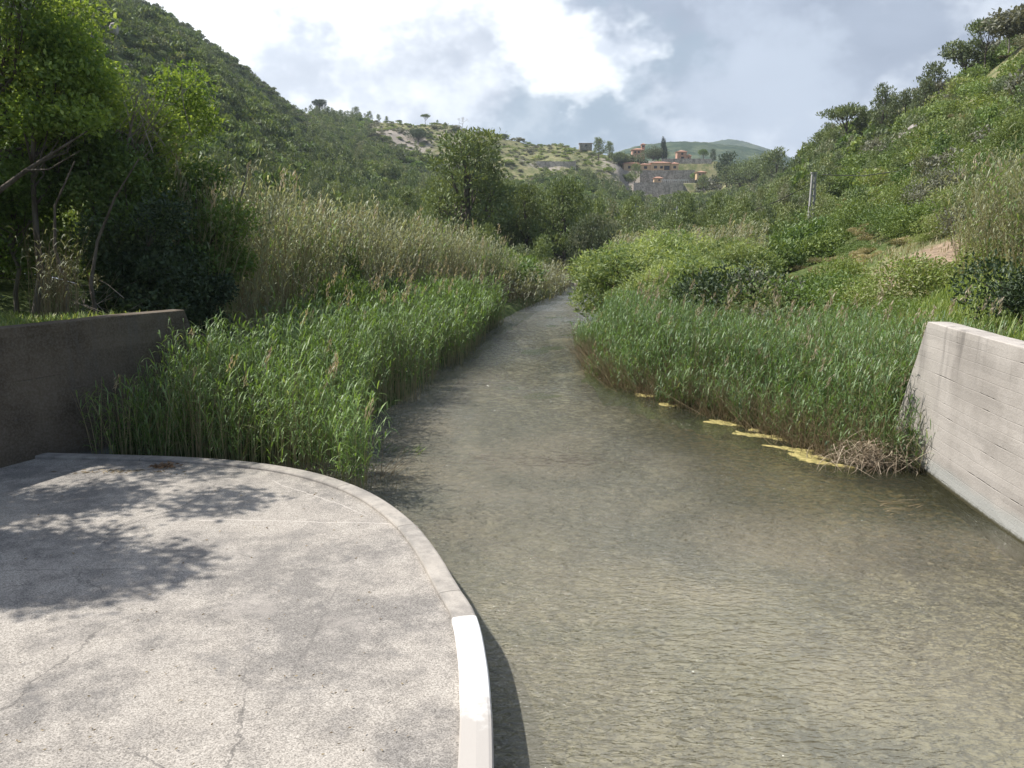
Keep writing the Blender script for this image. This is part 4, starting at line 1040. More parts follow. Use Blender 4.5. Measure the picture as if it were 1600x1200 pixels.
# round the villas
VG = 'trees around the hilltop villas'
T('pine_tree', 'round', 931, 258, 214, 'tallest dark pine left of the villas', group=VG, Y=470)
T('pine_tree', 'round', 947, 256, 220, 'rounded pine just right of the tallest one left of the villas', group=VG, Y=480, k=1)
T('pine_tree', 'umbrella', 921, 262, 236, 'lower pine leaning left in front of the tallest pine by the villas', group=VG, Y=462)
T('olive_tree', 'bush', 962, 250, 230, 'low grey-green tree left of the pair near the tower villa', group=VG, Y=485, mat='pine_grey')
T('olive_tree', 'bush', 974, 250, 229, 'low grey-green tree right of the pair near the tower villa', group=VG, Y=490, mat='pine_grey', k=1)
T('shrub', 'bush', 990, 252, 240, 'dark bush at the foot of the tower villa', 'shrub', VG, Y=496, mat='leaf_dark')
T('oak_tree', 'darkbush', 1013, 262, 223, 'broad dark tree in front of the tower villa', group=VG, Y=502, mat='pine_grey', k=2, wide=1.0)
T('oak_tree', 'darkbush', 1021, 262, 227, 'second broad tree touching the cypresses by the tower villa', group=VG, Y=506, k=1, mat='pine_grey')
T('cypress_tree', 'cypress', 1027, 262, 213, 'tallest dark cypress right of the tower villa', group='cypresses by the tower villa', Y=500)
T('cypress_tree', 'cypress', 1030.5, 262, 216, 'middle slender cypress of the three by the tower villa', group='cypresses by the tower villa', Y=503, wide=.7)
T('cypress_tree', 'cypress', 1033, 262, 228, 'shortest cypress of the three by the tower villa', group='cypresses by the tower villa', Y=501, wide=.8)
T('oak_tree', 'oak', 1089, 250, 232, 'bright green round tree right of the pink villa', group=VG, Y=518, mat='leaf_mid')
T('pine_tree', 'tall', 1104, 250, 233, 'dark tiered tree at the right end of the pink villa garden', group=VG, Y=520, mat='leaf_dark')
T('pine_tree', 'round', 987, 281, 254, 'dark pine growing before the left part of the long ochre villa', group=VG, Y=470)
T('shrub', 'bush', 977, 283, 266, 'bush at the left foot of the terrace wall below the ochre villa', 'shrub', VG, Y=462, mat='scrub')
T('shrub', 'bush', 1076, 276, 266, 'bright green bush at the right end of the terrace wall below the ochre villa', 'shrub', VG, Y=470, mat='leaf_mid', dz=2)
T('bare_tree', 'greybush', 1110, 286, 262, 'grey leafless thicket crown beside the small ochre cottage', group=VG, Y=452)
T('pine_tree', 'round', 1091, 303, 272, 'dark pine below the small ochre cottage', group=VG, Y=430)
T('pine_tree', 'round', 1125, 262, 236, 'dark round pine right of the long stone wall', group=VG, Y=420, mat='leaf_dark')
T('pine_tree', 'darkbush', 1171, 262, 232, 'big dark rounded tree right of the villas under the blue mountain', group=VG, Y=400, wide=.8, mat='pine')
T('pine_tree', 'darkbush', 1146, 262, 239, 'smaller dark rounded tree under the blue mountain, left of the bigger one', group=VG, Y=410, wide=.8, mat='pine')
T('pine_tree', 'round', 1200, 258, 229, 'dark pine at the foot of the right hill skyline', group=VG, Y=330)
T('pine_tree', 'round', 1190, 262, 238, 'low pine left of the one at the foot of the right skyline', group=VG, Y=350, k=1)
# valley pines
G = 'large pines on the valley floor'
T('pine_tree', 'tall', 733, 378, 207, 'tallest broad pine rising above the cane thicket in the middle', group=G, Y=92, k=7, wide=1.45)
T('pine_tree', 'round', 880, 400, 275, 'dark-sided pine above the far river bend', group=G, Y=92, k=3, wide=1.0)
T('pine_tree', 'round', 823, 400, 285, 'rounded pine left of the dark-sided pine at the far bend', group=G, Y=97, k=4)
T('pine_tree', 'tall', 850, 402, 300, 'narrow pine squeezed between two larger ones at the far bend', group=G, Y=95, k=2, wide=.9)
T('pine_tree', 'round', 790, 390, 278, 'pine halfway between the tallest broad pine and the far bend', group=G, Y=110, k=5)
T('pine_tree', 'tall', 690, 380, 272, 'lower pine at the left shoulder of the tallest broad pine', group=G, Y=98, k=6)
T('pine_tree', 'round', 762, 385, 262, 'lower pine at the right shoulder of the tallest broad pine', group=G, Y=99, k=8)
T('poplar_tree', 'feather', 926, 395, 318, 'pale green feathery young tree right of the dark-sided pine', Y=84, k=3, wide=.62, mat='pine_grey')
T('pine_tree', 'round', 640, 380, 290, 'dark green pine behind the middle of the cane thicket', group=G, Y=115, k=2)
T('pine_tree', 'round', 985, 370, 306, 'rounded pine below the lower stone wall of the villas', group=G, Y=150, k=6)
T('pine_tree', 'tall', 1060, 360, 300, 'pine below the right end of the lower stone wall', group=G, Y=160, k=3)
# right hill
HG = 'pines on the right hill'
T('umbrella_pine', 'umbrella', 1302, 228, 157, 'large umbrella pine with a bare dark trunk on the right skyline', group=HG, k=2, wide=1.15, Y=158)
T('pine_tree', 'greytall', 1325, 220, 166, 'thin grey pine right beside the large umbrella pine', group=HG, Y=160, wide=.7)
T('pine_tree', 'round', 1262, 240, 203, 'dark pine left of the large umbrella pine where the right skyline starts', group=HG, Y=172)
T('pine_tree', 'round', 1280, 238, 200, 'low rounded pine tucked under the left side of the large umbrella pine', group=HG, Y=166, k=1)
T('pine_tree', 'greytall', 1356, 190, 134, 'spiky grey-green pine on the right skyline above the umbrella pine', group=HG, Y=150, k=1)
T('pine_tree', 'round', 1388, 178, 138, 'broad low grey pine on the right skyline between two taller ones', group=HG, Y=146, mat='pine_grey', wide=1.2)
T('pine_tree', 'greytall', 1424, 160, 98, 'tall grey pine halfway up the right skyline', group=HG, Y=140, k=2)
T('pine_tree', 'round', 1417, 165, 122, 'rounded grey pine overlapping the foot of the tall grey pine', group=HG, Y=136, mat='pine_grey', k=1)
T('shrub', 'greybush', 1446, 140, 108, 'grey twiggy bush right of the tall grey pine', 'shrub', Y=138)
T('shrub', 'oak', 1471, 96, 58, 'grey upright bush left of the uppermost pine', 'shrub', Y=134, mat='pine_grey')
T('umbrella_pine', 'umbrella', 1499, 97, 21, 'uppermost pine with a leaning trunk near the top of the right skyline', group=HG, k=3, Y=128, wide=.9)
T('bare_tree', 'bare', 1532, 60, 2, 'faint leafless tree at the top of the right skyline', group=HG, Y=130)
T('shrub', 'greybush', 1560, 38, -10, 'big grey leafless thicket at the top right corner', 'shrub', Y=122, wide=1.3)
T('pine_tree', 'round', 1592, 55, -25, 'dark green pine filling the very top right corner', group=HG, Y=104)
T('olive_tree', 'oak', 1592, 178, 108, 'blue-grey olive bush on the dry slope at the right edge', Y=72, mat='pine_grey', wide=1.1)
# right bank shrubs
BG = 'rounded feathery shrubs on the right bank'
T('tamarisk_shrub', 'feather', 985, 470, 358, 'rounded grey-green feathery shrub overhanging the river', 'shrub', BG, Y=42, wide=1.25)
T('tamarisk_shrub', 'feather', 1045, 470, 340, 'tallest feathery shrub on the right bank, pale on top', 'shrub', BG, Y=45, k=1, wide=1.15)
T('tamarisk_shrub', 'feather', 1085, 475, 378, 'bright green feathery shrub below the tallest one', 'shrub', BG, Y=37, k=2, wide=1.2)
T('tamarisk_shrub', 'feather', 1020, 478, 415, 'low feathery shrub in front, nearest the water', 'shrub', BG, Y=36, k=3, wide=1.3)
T('tamarisk_shrub', 'feather', 1140, 440, 354, 'yellow-green feathery shrub behind the dark bush', 'shrub', BG, Y=43, k=1, wide=1.1)
T('dark_bush', 'darkbush', 1150, 465, 385, 'very dark leafy bush right of the feathery shrubs', 'shrub', Y=31, wide=1.0)
T('dark_bush', 'darkbush', 1215, 470, 400, 'dark bramble bush right of the very dark one', 'shrub', Y=30, k=1, wide=1.1, mat='leaf_mid')
T('dark_bush', 'darkbush', 1290, 470, 402, 'dark green bush below the concrete pole', 'shrub', Y=32, k=2, wide=1.2, mat='leaf_mid')
T('shrub', 'darkbush', 1430, 445, 395, 'round green shrub growing in front of the bare earth bank', 'shrub', Y=31, k=1, mat='scrub', wide=1.1)
T('shrub', 'darkbush', 1480, 445, 408, 'smaller green shrub right of the one on the bare earth bank', 'shrub', Y=30, mat='scrub')
T('dark_bush', 'darkbush', 1597, 470, 368, 'dark green bush cut by the right edge above the grass', 'shrub', Y=21, k=2)
# bushes in the canes
CG = 'green bushes growing among the left canes'
for a in [(512, 318, 33, 'leafy bush top showing above the left end of the canes', 'leaf_mid', .38), (545, 385, 27, 'green bush in the middle of the left cane thicket', 'leaf_mid', .5),
          (720, 415, 36, 'low green bush in the canes near the river', 'leaf_mid', .5), (600, 400, 30, 'small dark bush among the canes right of the middle one', 'leaf_dark', .45)]:
    T('bush', 'darkbush', a[0], 480, a[1], a[3], 'shrub', CG, Y=a[2], mat=a[4], wide=a[5], k=1)

# ------------------------------------------------------------------ near trees on the left bank
def near_tree(name, label, x, y, z, lobes, n, L, W, mat, r0, trunk=None, bark='bark', group=None, cat='tree', up=.3, extra=()):
    r = np.random.default_rng(int(abs(x * 31 + y * 17)) + n)
    o = empty(name, (x, y, z), label, cat, group)
    lb = np.array(lobes, float)
    g = Geo(); crown(g, lb, n, L, W, r=r, up=up, shell=.25, tvar=.7)
    link('crown', g.mesh('crown', [M[mat]]), o)
    t = Geo(); limbs(t, lb, (0, 0, -.4), r0, r=r, h0=.25, sides=6)
    for e in extra: tube(t, e, np.linspace(r0 * .7, r0 * .2, len(e)), 6)
    link('trunk', t.mesh('trunk', [M[bark]], True), o)
    return o
def rl(n, c, R_, rr, seed):
    r = np.random.default_rng(seed); out = []
    for _ in range(n):
        d = rvec(1, r)[0] * r.random() ** .4
        q = rr * (.7 + .6 * r.random()); out.append((c[0] + d[0] * R_[0], c[1] + d[1] * R_[1], c[2] + d[2] * R_[2], q, q, q * .75))
    return out
NG = 'leafy trees crowding the left bank'
near_tree('broadleaf_tree', 'sunlit yellow-green tree filling the top left corner', -14.2, 21.0, 2.8, rl(16, (1.4, 0, 6.6), (3.4, 2.0, 2.6), 1.15, 1), 26000, .13, .075, 'leaf_sun', .17, group=NG)
near_tree('broadleaf_tree', 'slender tree with a straight dark trunk at the left', -12.2, 20.5, 2.8, rl(9, (.6, 0, 5.0), (1.5, 1.2, 1.7), .8, 2), 11000, .12, .07, 'leaf_sun', .10, group=NG)
near_tree('broadleaf_tree', 'dark-green leafy tree between the sunlit trees and the dark thicket', -10.8, 21.8, 1.9, rl(12, (.2, .3, 4.0), (1.3, 1.3, 2.3), .85, 3), 15000, .12, .07, 'leaf_mid', .11, group=NG)
near_tree('broadleaf_tree', 'shaded tree with low leaves at the left picture edge', -12.9, 18.0, 2.8, rl(12, (-.6, 0, 2.8), (1.6, 1.2, 2.3), .8, 4), 14000, .11, .065, 'leaf_mid', .09, group=NG)
near_tree('shaded_ivy_thicket', 'very dark evergreen thicket with shade in its leaf colour above the end of the left wall', -9.6, 21.3, 1.0, rl(18, (.1, 0, 3.0), (1.5, 1.2, 2.3), .8, 5), 21000, .11, .07, 'leaf_dark', .10, cat='shrub')  # backlit shade put into the leaf colour, on top of the evergreen green
near_tree('shaded_ivy_thicket', 'dark evergreen bush with shade in its leaf colour between the thicket and the canes', -9.3, 22.6, .9, rl(10, (.2, 0, 1.8), (.8, .7, 1.3), .65, 6), 10000, .11, .07, 'leaf_dark', .07, cat='shrub')  # same leaves, darkened to carry the shade of the backlit side
near_tree('broadleaf_tree', 'yellow-green tree whose branch reaches right over the dark thicket', -12.4, 24.5, 2.5, rl(12, (1.6, 0, 5.2), (2.2, 1.4, 1.8), .9, 7), 13000, .13, .075, 'leaf_sun', .12, group=NG)
near_tree('broadleaf_tree', 'low-crowned mid-green tree behind the straight dark trunk', -15.2, 22.5, 2.9, rl(16, (.8, 0, 3.2), (2.6, 1.2, 2.4), .95, 14), 18000, .12, .07, 'leaf_mid', .12, group=NG)
near_tree('broadleaf_tree', 'leafy sapling under the sunlit yellow-green tree', -13.3, 21.6, 2.8, rl(9, (.5, 0, 2.6), (1.3, .8, 1.5), .7, 15), 9000, .11, .065, 'leaf_mid', .07, group=NG)
near_tree('broadleaf_tree', 'shadowy leafy tree wedged between the dark thicket and the cane tops', -9.3, 24.0, 1.0, rl(14, (.1, 0, 3.3), (1.1, 1.0, 2.4), .75, 16), 15000, .12, .07, 'leaf_mid', .09, group=NG)
near_tree('dark_bush', 'black-green bush on the left bank beside the dry cane clump', -11.5, 15.9, 2.7, rl(8, (0, 0, .9), (1.1, .7, .7), .55, 8), 8000, .09, .055, 'leaf_dark', .05, cat='shrub')
# trees whose shade falls over the pavement, left of the view
near_tree('broadleaf_tree', 'tree on the left bank whose dappled shade lies on the pavement', -12.4, 10.0, 2.8, rl(15, (1.4, -.2, 5.0), (3.9, 1.15, 1.2), .95, 9), 13000, .15, .09, 'leaf_mid', .17, group=NG)
near_tree('broadleaf_tree', 'tree on the left bank whose thin shade streaks reach the far kerb', -12.8, 12.2, 2.8, rl(11, (.3, 0, 5.4), (2.8, .9, 1.0), .75, 10), 8000, .15, .09, 'leaf_mid', .14, group=NG)
near_tree('broadleaf_tree', 'tall tree over the left river wall shading its face', -12.2, 15.2, 2.8, rl(12, (-.2, 0, 5.6), (1.8, 1.6, 1.6), 1.0, 12), 11000, .15, .09, 'leaf_mid', .14, group=NG)
def leaning_trunk():
    o = empty('leaning_trunk', (-13.0, 18.6, 2.7), 'bare leaning trunk rising to the right through the left trees', 'tree')
    g = Geo(); tube(g, [(-.6, 0, 0), (.0, .1, 1.2), (.9, .3, 2.6), (1.8, .5, 3.3), (3.2, .7, 4.2)], [.10, .09, .07, .05, .015], 7)
    tube(g, [(.9, .3, 2.6), (1.1, .2, 3.6), (1.2, .4, 5.0)], [.06, .04, .015], 6); tube(g, [(1.8, .5, 3.3), (2.5, .2, 3.3), (3.3, .1, 3.7)], [.035, .02, .008], 5)
    link('trunk', g.mesh('leaning_trunk', [M['bark']], True), o)
leaning_trunk()
def bare_stem(x, y, z, pts, label, r=.07):
    g = Geo(); tube(g, pts, np.linspace(r, r * .25, len(pts)), 7); o = empty('slender_stem', (x, y, z), label, 'tree stem'); link('trunk', g.mesh('slender_stem', [M['bark']], True), o)
bare_stem(-11.6, 17.9, 2.7, [(0, 0, -.3), (-.1, 0, 1.2), (.1, .1, 2.6), (-.1, .1, 3.6), (.1, .2, 4.8)], 'thin bare stem in front of the left trees, nearest the dry cane clump')
bare_stem(-10.5, 18.8, 2.6, [(0, 0, -.3), (.15, 0, .8), (-.1, .1, 1.6), (.0, .1, 2.6), (.5, .2, 3.6)], 'crooked dark stem before the dark thicket at the left', .06)
bare_stem(-9.9, 19.2, 2.5, [(0, 0, -.3), (-.1, 0, .9), (.1, .1, 1.9), (.6, .1, 2.9), (1.2, .2, 3.8)], 'slender stem curving right over the dark thicket', .055)
def dead_brush(x, y, z, label, sx=1.5, n=110, seed=3, L=1.6):
    r = np.random.default_rng(seed); g = Geo()
    b = np.column_stack([r.normal(0, sx * .4, n), r.normal(0, .3, n), r.normal(.3, .4, n)])
    d = unit(np.column_stack([r.normal(.5, .8, n), r.normal(0, .4, n), r.normal(.5, .5, n)])) * (L * (.4 + r.random((n, 1))))
    stems(g, b, b + d, r.normal(size=(n, 3)) * .12, .016, 0, r.random(n))
    tube(g, [(-.5, 0, -2.2), (-.2, 0, -.8), (.1, 0, .3), (.5, 0, 1.6)], [.07, .055, .04, .015], 6)
    o = link('dead_branches', g.mesh('dead_branches', [M['twig_dead']]), None, (x, y, z)); tag(o, label, 'dead branches')
dead_brush(-10.4, 22.3, 6.6, 'tangle of grey dead branches above the dark thicket at the left')
dead_brush(-8.3, 24.6, 5.0, 'thin bare grey twigs poking out over the left end of the canes', 1.2, 40, 5, 1.2)
def dry_clump():
    g = Geo(); n = 130
    b = np.column_stack([rng.normal(0, .22, n), rng.normal(0, .2, n), np.full(n, 0.)])
    reeds(g, b, 2.2 * (.5 + .5 * rng.random(n)), 6, .35, .02, start=.3, lean=.2, dead=.5, droop=.7, r0=.006)
    o = link('dry_cane_clump', g.mesh('dry_cane_clump', [M['reed_dry'], M['cane_blade'], M['reed_dry'], M['plume']]), None, (-10.0, 17.6, 2.65)); tag(o, 'dry straw-coloured cane clump on the bank behind the left wall', 'dead cane')
dry_clump()

# ------------------------------------------------------------------ pole, wires
def concrete_pole():
    Y = 84.; x = xat(1265, 375, Y); z = float(ground_z(x, Y)); top = zat(1265, 271, Y)
    h = top - z; m = flat_mat('pole_concrete', (.28, .275, .27), (.40, .39, .38), 4)
    o = empty('utility_pole', (x, Y, z), 'tall pale concrete ladder pole standing in the shrubs on the right', 'utility pole', rz=.25)
    for s in (-1, 1):
        g = Geo(); b, t_ = .33 * s, .17 * s
        g.add([(b - .1, -.12, -.5), (b + .1, -.12, -.5), (b + .1, .12, -.5), (b - .1, .12, -.5), (t_ - .08, -.1, h), (t_ + .08, -.1, h), (t_ + .08, .1, h), (t_ - .08, .1, h)], BOXQ)
        link('upright', g.mesh('upright', [m]), o)
    for k in range(9):
        zz = .8 + k * (h - 1.0) / 8; w = .33 + (.17 - .33) * zz / h - .085
        g = Geo(); box(g, -w, w, -.07, .07, zz - .09, zz + .09); link('rung', g.mesh('rung', [m]), o)
    g = Geo(); box(g, -.32, .32, -.13, .13, h - .02 + .02, h + .12); link('cap', g.mesh('cap', [m]), o)
    dk = flat_mat('cable_black', (.02, .02, .022), (.04, .04, .04), 4)
    for (pts, lab) in (([(1270, 273, Y), (1330, 275, 78), (1425, 262, 69), (1500, 244, 60), (1600, 212, 50), (1760, 150, 40)], 'black cable sagging from the concrete pole to the upper right'),
                       ([(1260, 285, Y), (1235, 298, 86), (1205, 314, 88), (1170, 328, 90)], 'black cable dropping from the concrete pole to the left')):
        P = smooth_poly([( (u - 800) / FPX * yy, yy, zat(u, v, yy)) for u, v, yy in pts], 40) if False else np.array([((u - 800) / FPX * yy, yy, zat(u, v, yy)) for u, v, yy in pts])
        g = Geo(); tube(g, P, .04, 5); ob = link('power_cable', g.mesh('power_cable', [dk], True)); tag(ob, lab, 'cable')
    for (u, vt, vb, yy, lab) in ((988, 318, 385, 120, 'faint slim grey pole among the trees left of the tamarisks'), (1052, 322, 372, 125, 'faint slim grey pole rising behind the pale cane tops')):
        x = (u - 800) / FPX * yy; z = float(ground_z(x, yy)); g = Geo(); tube(g, [(0, 0, -.3), (0, 0, 4), (0, 0, zat(u, vt, yy) - z)], [.12, .10, .08], 8)
        o = empty('slim_pole', (x, yy, z), lab, 'utility pole'); link('shaft', g.mesh('shaft', [m], True), o)
        g = Geo(); box(g, -.5, .5, -.05, .05, zat(u, vt, yy) - z - .5, zat(u, vt, yy) - z - .38); link('crossarm', g.mesh('crossarm', [m]), o)
concrete_pole()

# ------------------------------------------------------------------ villas and stone walls on the hill
def mat_stone(name, a, b):
    m, t, out = new_mat(name); p = t.geo(); n = t.noise(p, .6, 5, .7); c = t.sep(t.voro(p, 1.6, 1))[0]; st = t.noise(t.mp(p, (1, 1, .15)), .35, 4, .6)
    col = t.mix(t.ss(t.m('ADD', t.m('MULTIPLY', n, .6), t.m('MULTIPLY', c, .4)), .3, .7), a, b)
    col = t.mix(t.m('MULTIPLY', t.ss(st, .45, .65), .5), col, (.13, .125, .10))
    pbsdf(t, out, col, .95, t.bump(c, .5, .1), spec=.05); return m
M['stone'] = mat_stone('dry_stone', (.25, .23, .20), (.43, .39, .34)); M['stone_pale'] = mat_stone('pale_stone', (.27, .25, .22), (.46, .42, .37))
M['ochre'] = flat_mat('ochre_render', (.52, .36, .21), (.60, .44, .28), .4); M['pink'] = flat_mat('pink_render', (.46, .26, .19), (.55, .33, .25), .4)
M['rooft'] = flat_mat('roof_tile', (.34, .18, .13), (.47, .27, .19), .9, stretch=(1, 1, 3)); M['pane'] = flat_mat('dark_window', (.03, .03, .035), (.06, .06, .07), 1, .3)
M['white'] = flat_mat('white_rail', (.68, .68, .66), (.78, .78, .76), 1)
def stone_wall(u0, u1, vt, vb, Y, th, mat, label, slope=0):
    x0, x1 = xat(u0, vt, Y), xat(u1, vt, Y); zt, zb = zat(900, vt, Y), zat(900, vb, Y)
    g = Geo(); n = 24; xs = np.linspace(x0, x1, n)
    top = zt + .35 * vnoise(xs / 3, xs * 0, 4) + slope * (xs - x0)
    for i in range(n - 1):
        a, b = xs[i], xs[i + 1]
        g.add([(a, Y - .5, zb - 2), (b, Y - .5, zb - 2), (b, Y + th, zb - 2), (a, Y + th, zb - 2), (a, Y, top[i]), (b, Y, top[i + 1]), (b, Y + th, top[i + 1]), (a, Y + th, top[i])], [BOXQ[1], BOXQ[2], BOXQ[4]] + ([BOXQ[5]] if i == 0 else []) + ([BOXQ[3]] if i == n - 2 else []))
    o = link('stone_wall', g.mesh('stone_wall', [M[mat]])); tag(o, label, 'wall'); return o
stone_wall(1000, 1086, 266, 281, 477.2, 1.2, 'stone', 'grey stone terrace wall directly below the long ochre villa')
stone_wall(990, 1068, 285, 309, 454.6, 1.2, 'stone_pale', 'pale lower retaining wall under the white-railed terrace')
stone_wall(1034, 1112, 248, 258, 498.5, 1.0, 'stone_pale', 'long pale garden wall below the pink villa')
stone_wall(838, 900, 252, 259, 430, 1.5, 'stone_pale', 'broken pale rock wall on the slope left of the villas')
stone_wall(905, 960, 276, 284, 440, 1.5, 'stone_pale', 'low pale rock wall on the slope left of the terraces')
def hip_roof(g, x0, x1, y0, y1, z, h, ov=.5, ridge='x'):
    x0 -= ov; x1 += ov; y0 -= ov; y1 += ov; d = min(x1 - x0, y1 - y0) / 2; ym = (y0 + y1) / 2; xm = (x0 + x1) / 2
    a = (x0 + d, ym, z + h) if x1 - x0 > y1 - y0 else (xm, y0 + d, z + h); b = (x1 - d, ym, z + h) if x1 - x0 > y1 - y0 else (xm, y1 - d, z + h)
    c = [(x0, y0, z), (x1, y0, z), (x1, y1, z), (x0, y1, z)]; lo = [(p[0], p[1], z - .18) for p in c]
    V = c + [a, b] + lo
    if x1 - x0 > y1 - y0: q = [(0, 1, 5, 4), (1, 2, 5, 5), (2, 3, 4, 5), (3, 0, 4, 4)]
    else: q = [(0, 1, 4, 4), (1, 2, 5, 4), (2, 3, 5, 5), (3, 0, 4, 5)]
    for f in q:
        f = [f[0], f[1], f[2], f[3]]
        if f[2] == f[3]:
            m_ = tuple((np.array(V[f[0]]) + np.array(V[f[2]])) / 2); g.add([V[f[0]], V[f[1]], V[f[2]], m_], [(0, 1, 2, 3)])
        else: g.add([V[i] for i in f], [(0, 1, 2, 3)])
    g.add(V[:4] + lo, [(0, 4, 5, 1), (1, 5, 6, 2), (2, 6, 7, 3), (3, 7, 4, 0), (4, 7, 6, 5)])
def villa(name, label, u0, u1, Y, vb, blocks, wins, wall, cat='house'):
    """blocks: (fx0,fx1,height,depth,y off,roof h); wins: (fx, z, w, h) on the front"""
    x0, x1 = xat(u0, vb, Y), xat(u1, vb, Y); z = zat(900, vb, Y); W = x1 - x0
    o = empty(name, ((x0 + x1) / 2, Y, z), label, cat); cx = (x0 + x1) / 2
    for (a, b, h, d, yo, rh) in blocks:
        g = Geo(); box(g, x0 + a * W - cx, x0 + b * W - cx, yo, yo + d, -1.5, h); link('wall', g.mesh('villa_wall', [M[wall]]), o)
        g = Geo(); hip_roof(g, x0 + a * W - cx, x0 + b * W - cx, yo, yo + d, h + .18, rh); link('roof', g.mesh('villa_roof', [M['rooft']]), o)
    for (f, wz, ww, hh, yo) in wins:
        xx = x0 + f * W - cx
        g = Geo(); box(g, xx - ww / 2 - .15, xx + ww / 2 + .15, yo - .10, yo + .02, wz - .15, wz + hh + .15); w_ = link('window', g.mesh('window_frame', [M[wall]]), o)
        g = Geo(); box(g, xx - ww / 2, xx + ww / 2, yo - .13, yo - .05, wz, wz + hh); link('pane', g.mesh('pane', [M['pane']]), w_)
    return o
villa('long_villa', 'long low ochre villa with orange tiled roofs above the terrace wall', 975, 1060, 482, 265.5,
      [(0, .28, 3.6, 7, .6, 1.0), (.285, .50, 3.0, 6, 1.2, .9), (.505, .86, 3.9, 7, .4, .9), (.865, 1, 3.4, 6.5, 0, 1.0)],
      [(.10, .8, 1.6, 1.5, .6), (.2, .8, 1.3, 1.5, .6), (.40, .7, 1.8, 1.5, 1.2), (.58, .8, 1.8, 1.5, .4), (.69, .8, 1.6, 1.4, .4), (.79, .0, 3.2, 2.4, .4), (.93, .8, 1.6, 1.5, 0)], 'ochre')
villa('pink_villa', 'small pink two-storey villa with a lean-to under the blue mountain', 1058, 1080, 525, 250, [(0, .66, 5.0, 6, 0, 1.1), (.665, 1, 2.6, 5, .5, .9)], [(.35, 3.2, 1.3, 1.1, 0), (.38, 0, 1.8, 2.0, 0), (.82, .6, .9, 1.0, .5)], 'pink')
villa('tower_villa', 'pink villa with a red-roofed lookout tower among the dark trees', 988, 1010, 520, 246, [(0, .8, 4.6, 6, 0, 1.1), (.66, .90, 7.9, 2.4, 1.5, .8)], [(.2, 2.6, 1.1, 1.2, 0), (.45, 2.6, 1.1, 1.2, 0), (.78, 6.4, 1.3, 1.0, 1.5)], 'pink')
villa('cottage', 'small ochre cottage with a tiled roof right of the terraces', 1089, 1103, 462, 276, [(0, 1, 2.3, 5, 0, .8)], [(.3, .7, .9, .9, 0), (.7, .7, .9, .9, 0)], 'ochre')
villa('pool_hut', 'tiny orange hut on the white-railed lower terrace', 1022, 1035, 458, 283.5, [(0, 1, 1.7, 3, 0, .8)], [(.6, .3, .9, .9, 0)], 'ochre', 'hut')
villa('ruined_barn', 'flat grey barn on the crest left of the villa pines', 906, 925, 500, 230, [(0, 1, 2.2, 5, 0, .25)], [(.5, .5, 1.0, 1.0, 0)], 'stone', 'barn')
def railing():
    Y = 457.; x0, x1 = xat(1034, 281, Y), xat(1076, 281, Y); z = zat(900, 285, Y)
    o = empty('railing', ((x0 + x1) / 2, Y, z), 'long white railing along the lower villa terrace', 'railing'); w = (x1 - x0) / 2
    g = Geo(); box(g, -w, w, -.08, .08, 1.15, 1.45); link('top_rail', g.mesh('top_rail', [M['white']]), o)
    for k in range(15):
        g = Geo(); xx = -w + 2 * w * k / 14; box(g, xx - .06, xx + .06, -.06, .06, -.4, 1.15); link('post', g.mesh('post', [M['white']]), o)
railing()

# ------------------------------------------------------------------ rocks
def rock(name, label, x, y, z, s, seed, mat, cat='rock'):
    bm_v = []; r = np.random.default_rng(seed); nu, nv = 26, 16
    U_, V_ = np.meshgrid(np.linspace(0, 2 * np.pi, nu), np.linspace(.02, np.pi - .02, nv))
    P = np.stack([np.cos(U_) * np.sin(V_), np.sin(U_) * np.sin(V_), np.cos(V_)], -1)
    for _ in range(14):
        d = rvec(1, r)[0]; c = .5 + .35 * r.random(); k = P @ d; P = P - np.maximum(k - c, 0)[..., None] * d
    P = P * s; i = np.arange(nu * nv).reshape(nv, nu)
    q = np.stack([i[:-1, :-1], i[:-1, 1:], i[1:, 1:], i[1:, :-1]], -1); g = Geo(); g.add(P, q)
    o = link(name, g.mesh(name, [M[mat]], False), None, (x, y, z)); tag(o, label, cat); return o
M['rock_pale'] = flat_mat('pale_rock', (.38, .33, .30), (.56, .50, .46), 1.2, bump=.5); M['rock_grey'] = flat_mat('grey_rock', (.20, .18, .17), (.42, .38, .35), .6, bump=.6)
rock('boulder', 'pale pointed boulder at the far river bend', xat(909, 434, 74), 74, .35, (.75, .8, .62), 3, 'rock_pale', 'boulder')
Yr = findY(1418, 220, 60, 200); rock('rock_outcrop', 'broad grey rock outcrop among the shrubs of the right hill', xat(1418, 212, Yr), Yr, zat(1418, 216, Yr), (1.9, 1.4, .9), 5, 'rock_grey')
rock('rock_outcrop', 'smaller pointed rock on top of the broad grey outcrop', xat(1431, 198, Yr), Yr + .6, zat(1431, 199, Yr), (.75, .7, .7), 6, 'rock_grey')
Yr = 100.; Yr = findY(176, 52, 90, 380); rock('cliff', 'thin pale cliff strip high on the left hill behind the sunlit tree', xat(176, 45, Yr), Yr, zat(176, 46, Yr), (Yr * .006, 1.5, Yr * .010), 7, 'rock_grey')
Yr = findY(200, 104, 70, 380); rock('slab_rock', 'flat pale rock above the sunlit tree on the left hill', xat(200, 101, Yr), Yr, zat(200, 104, Yr), (Yr * .006, 1.2, Yr * .004), 8, 'rock_pale')

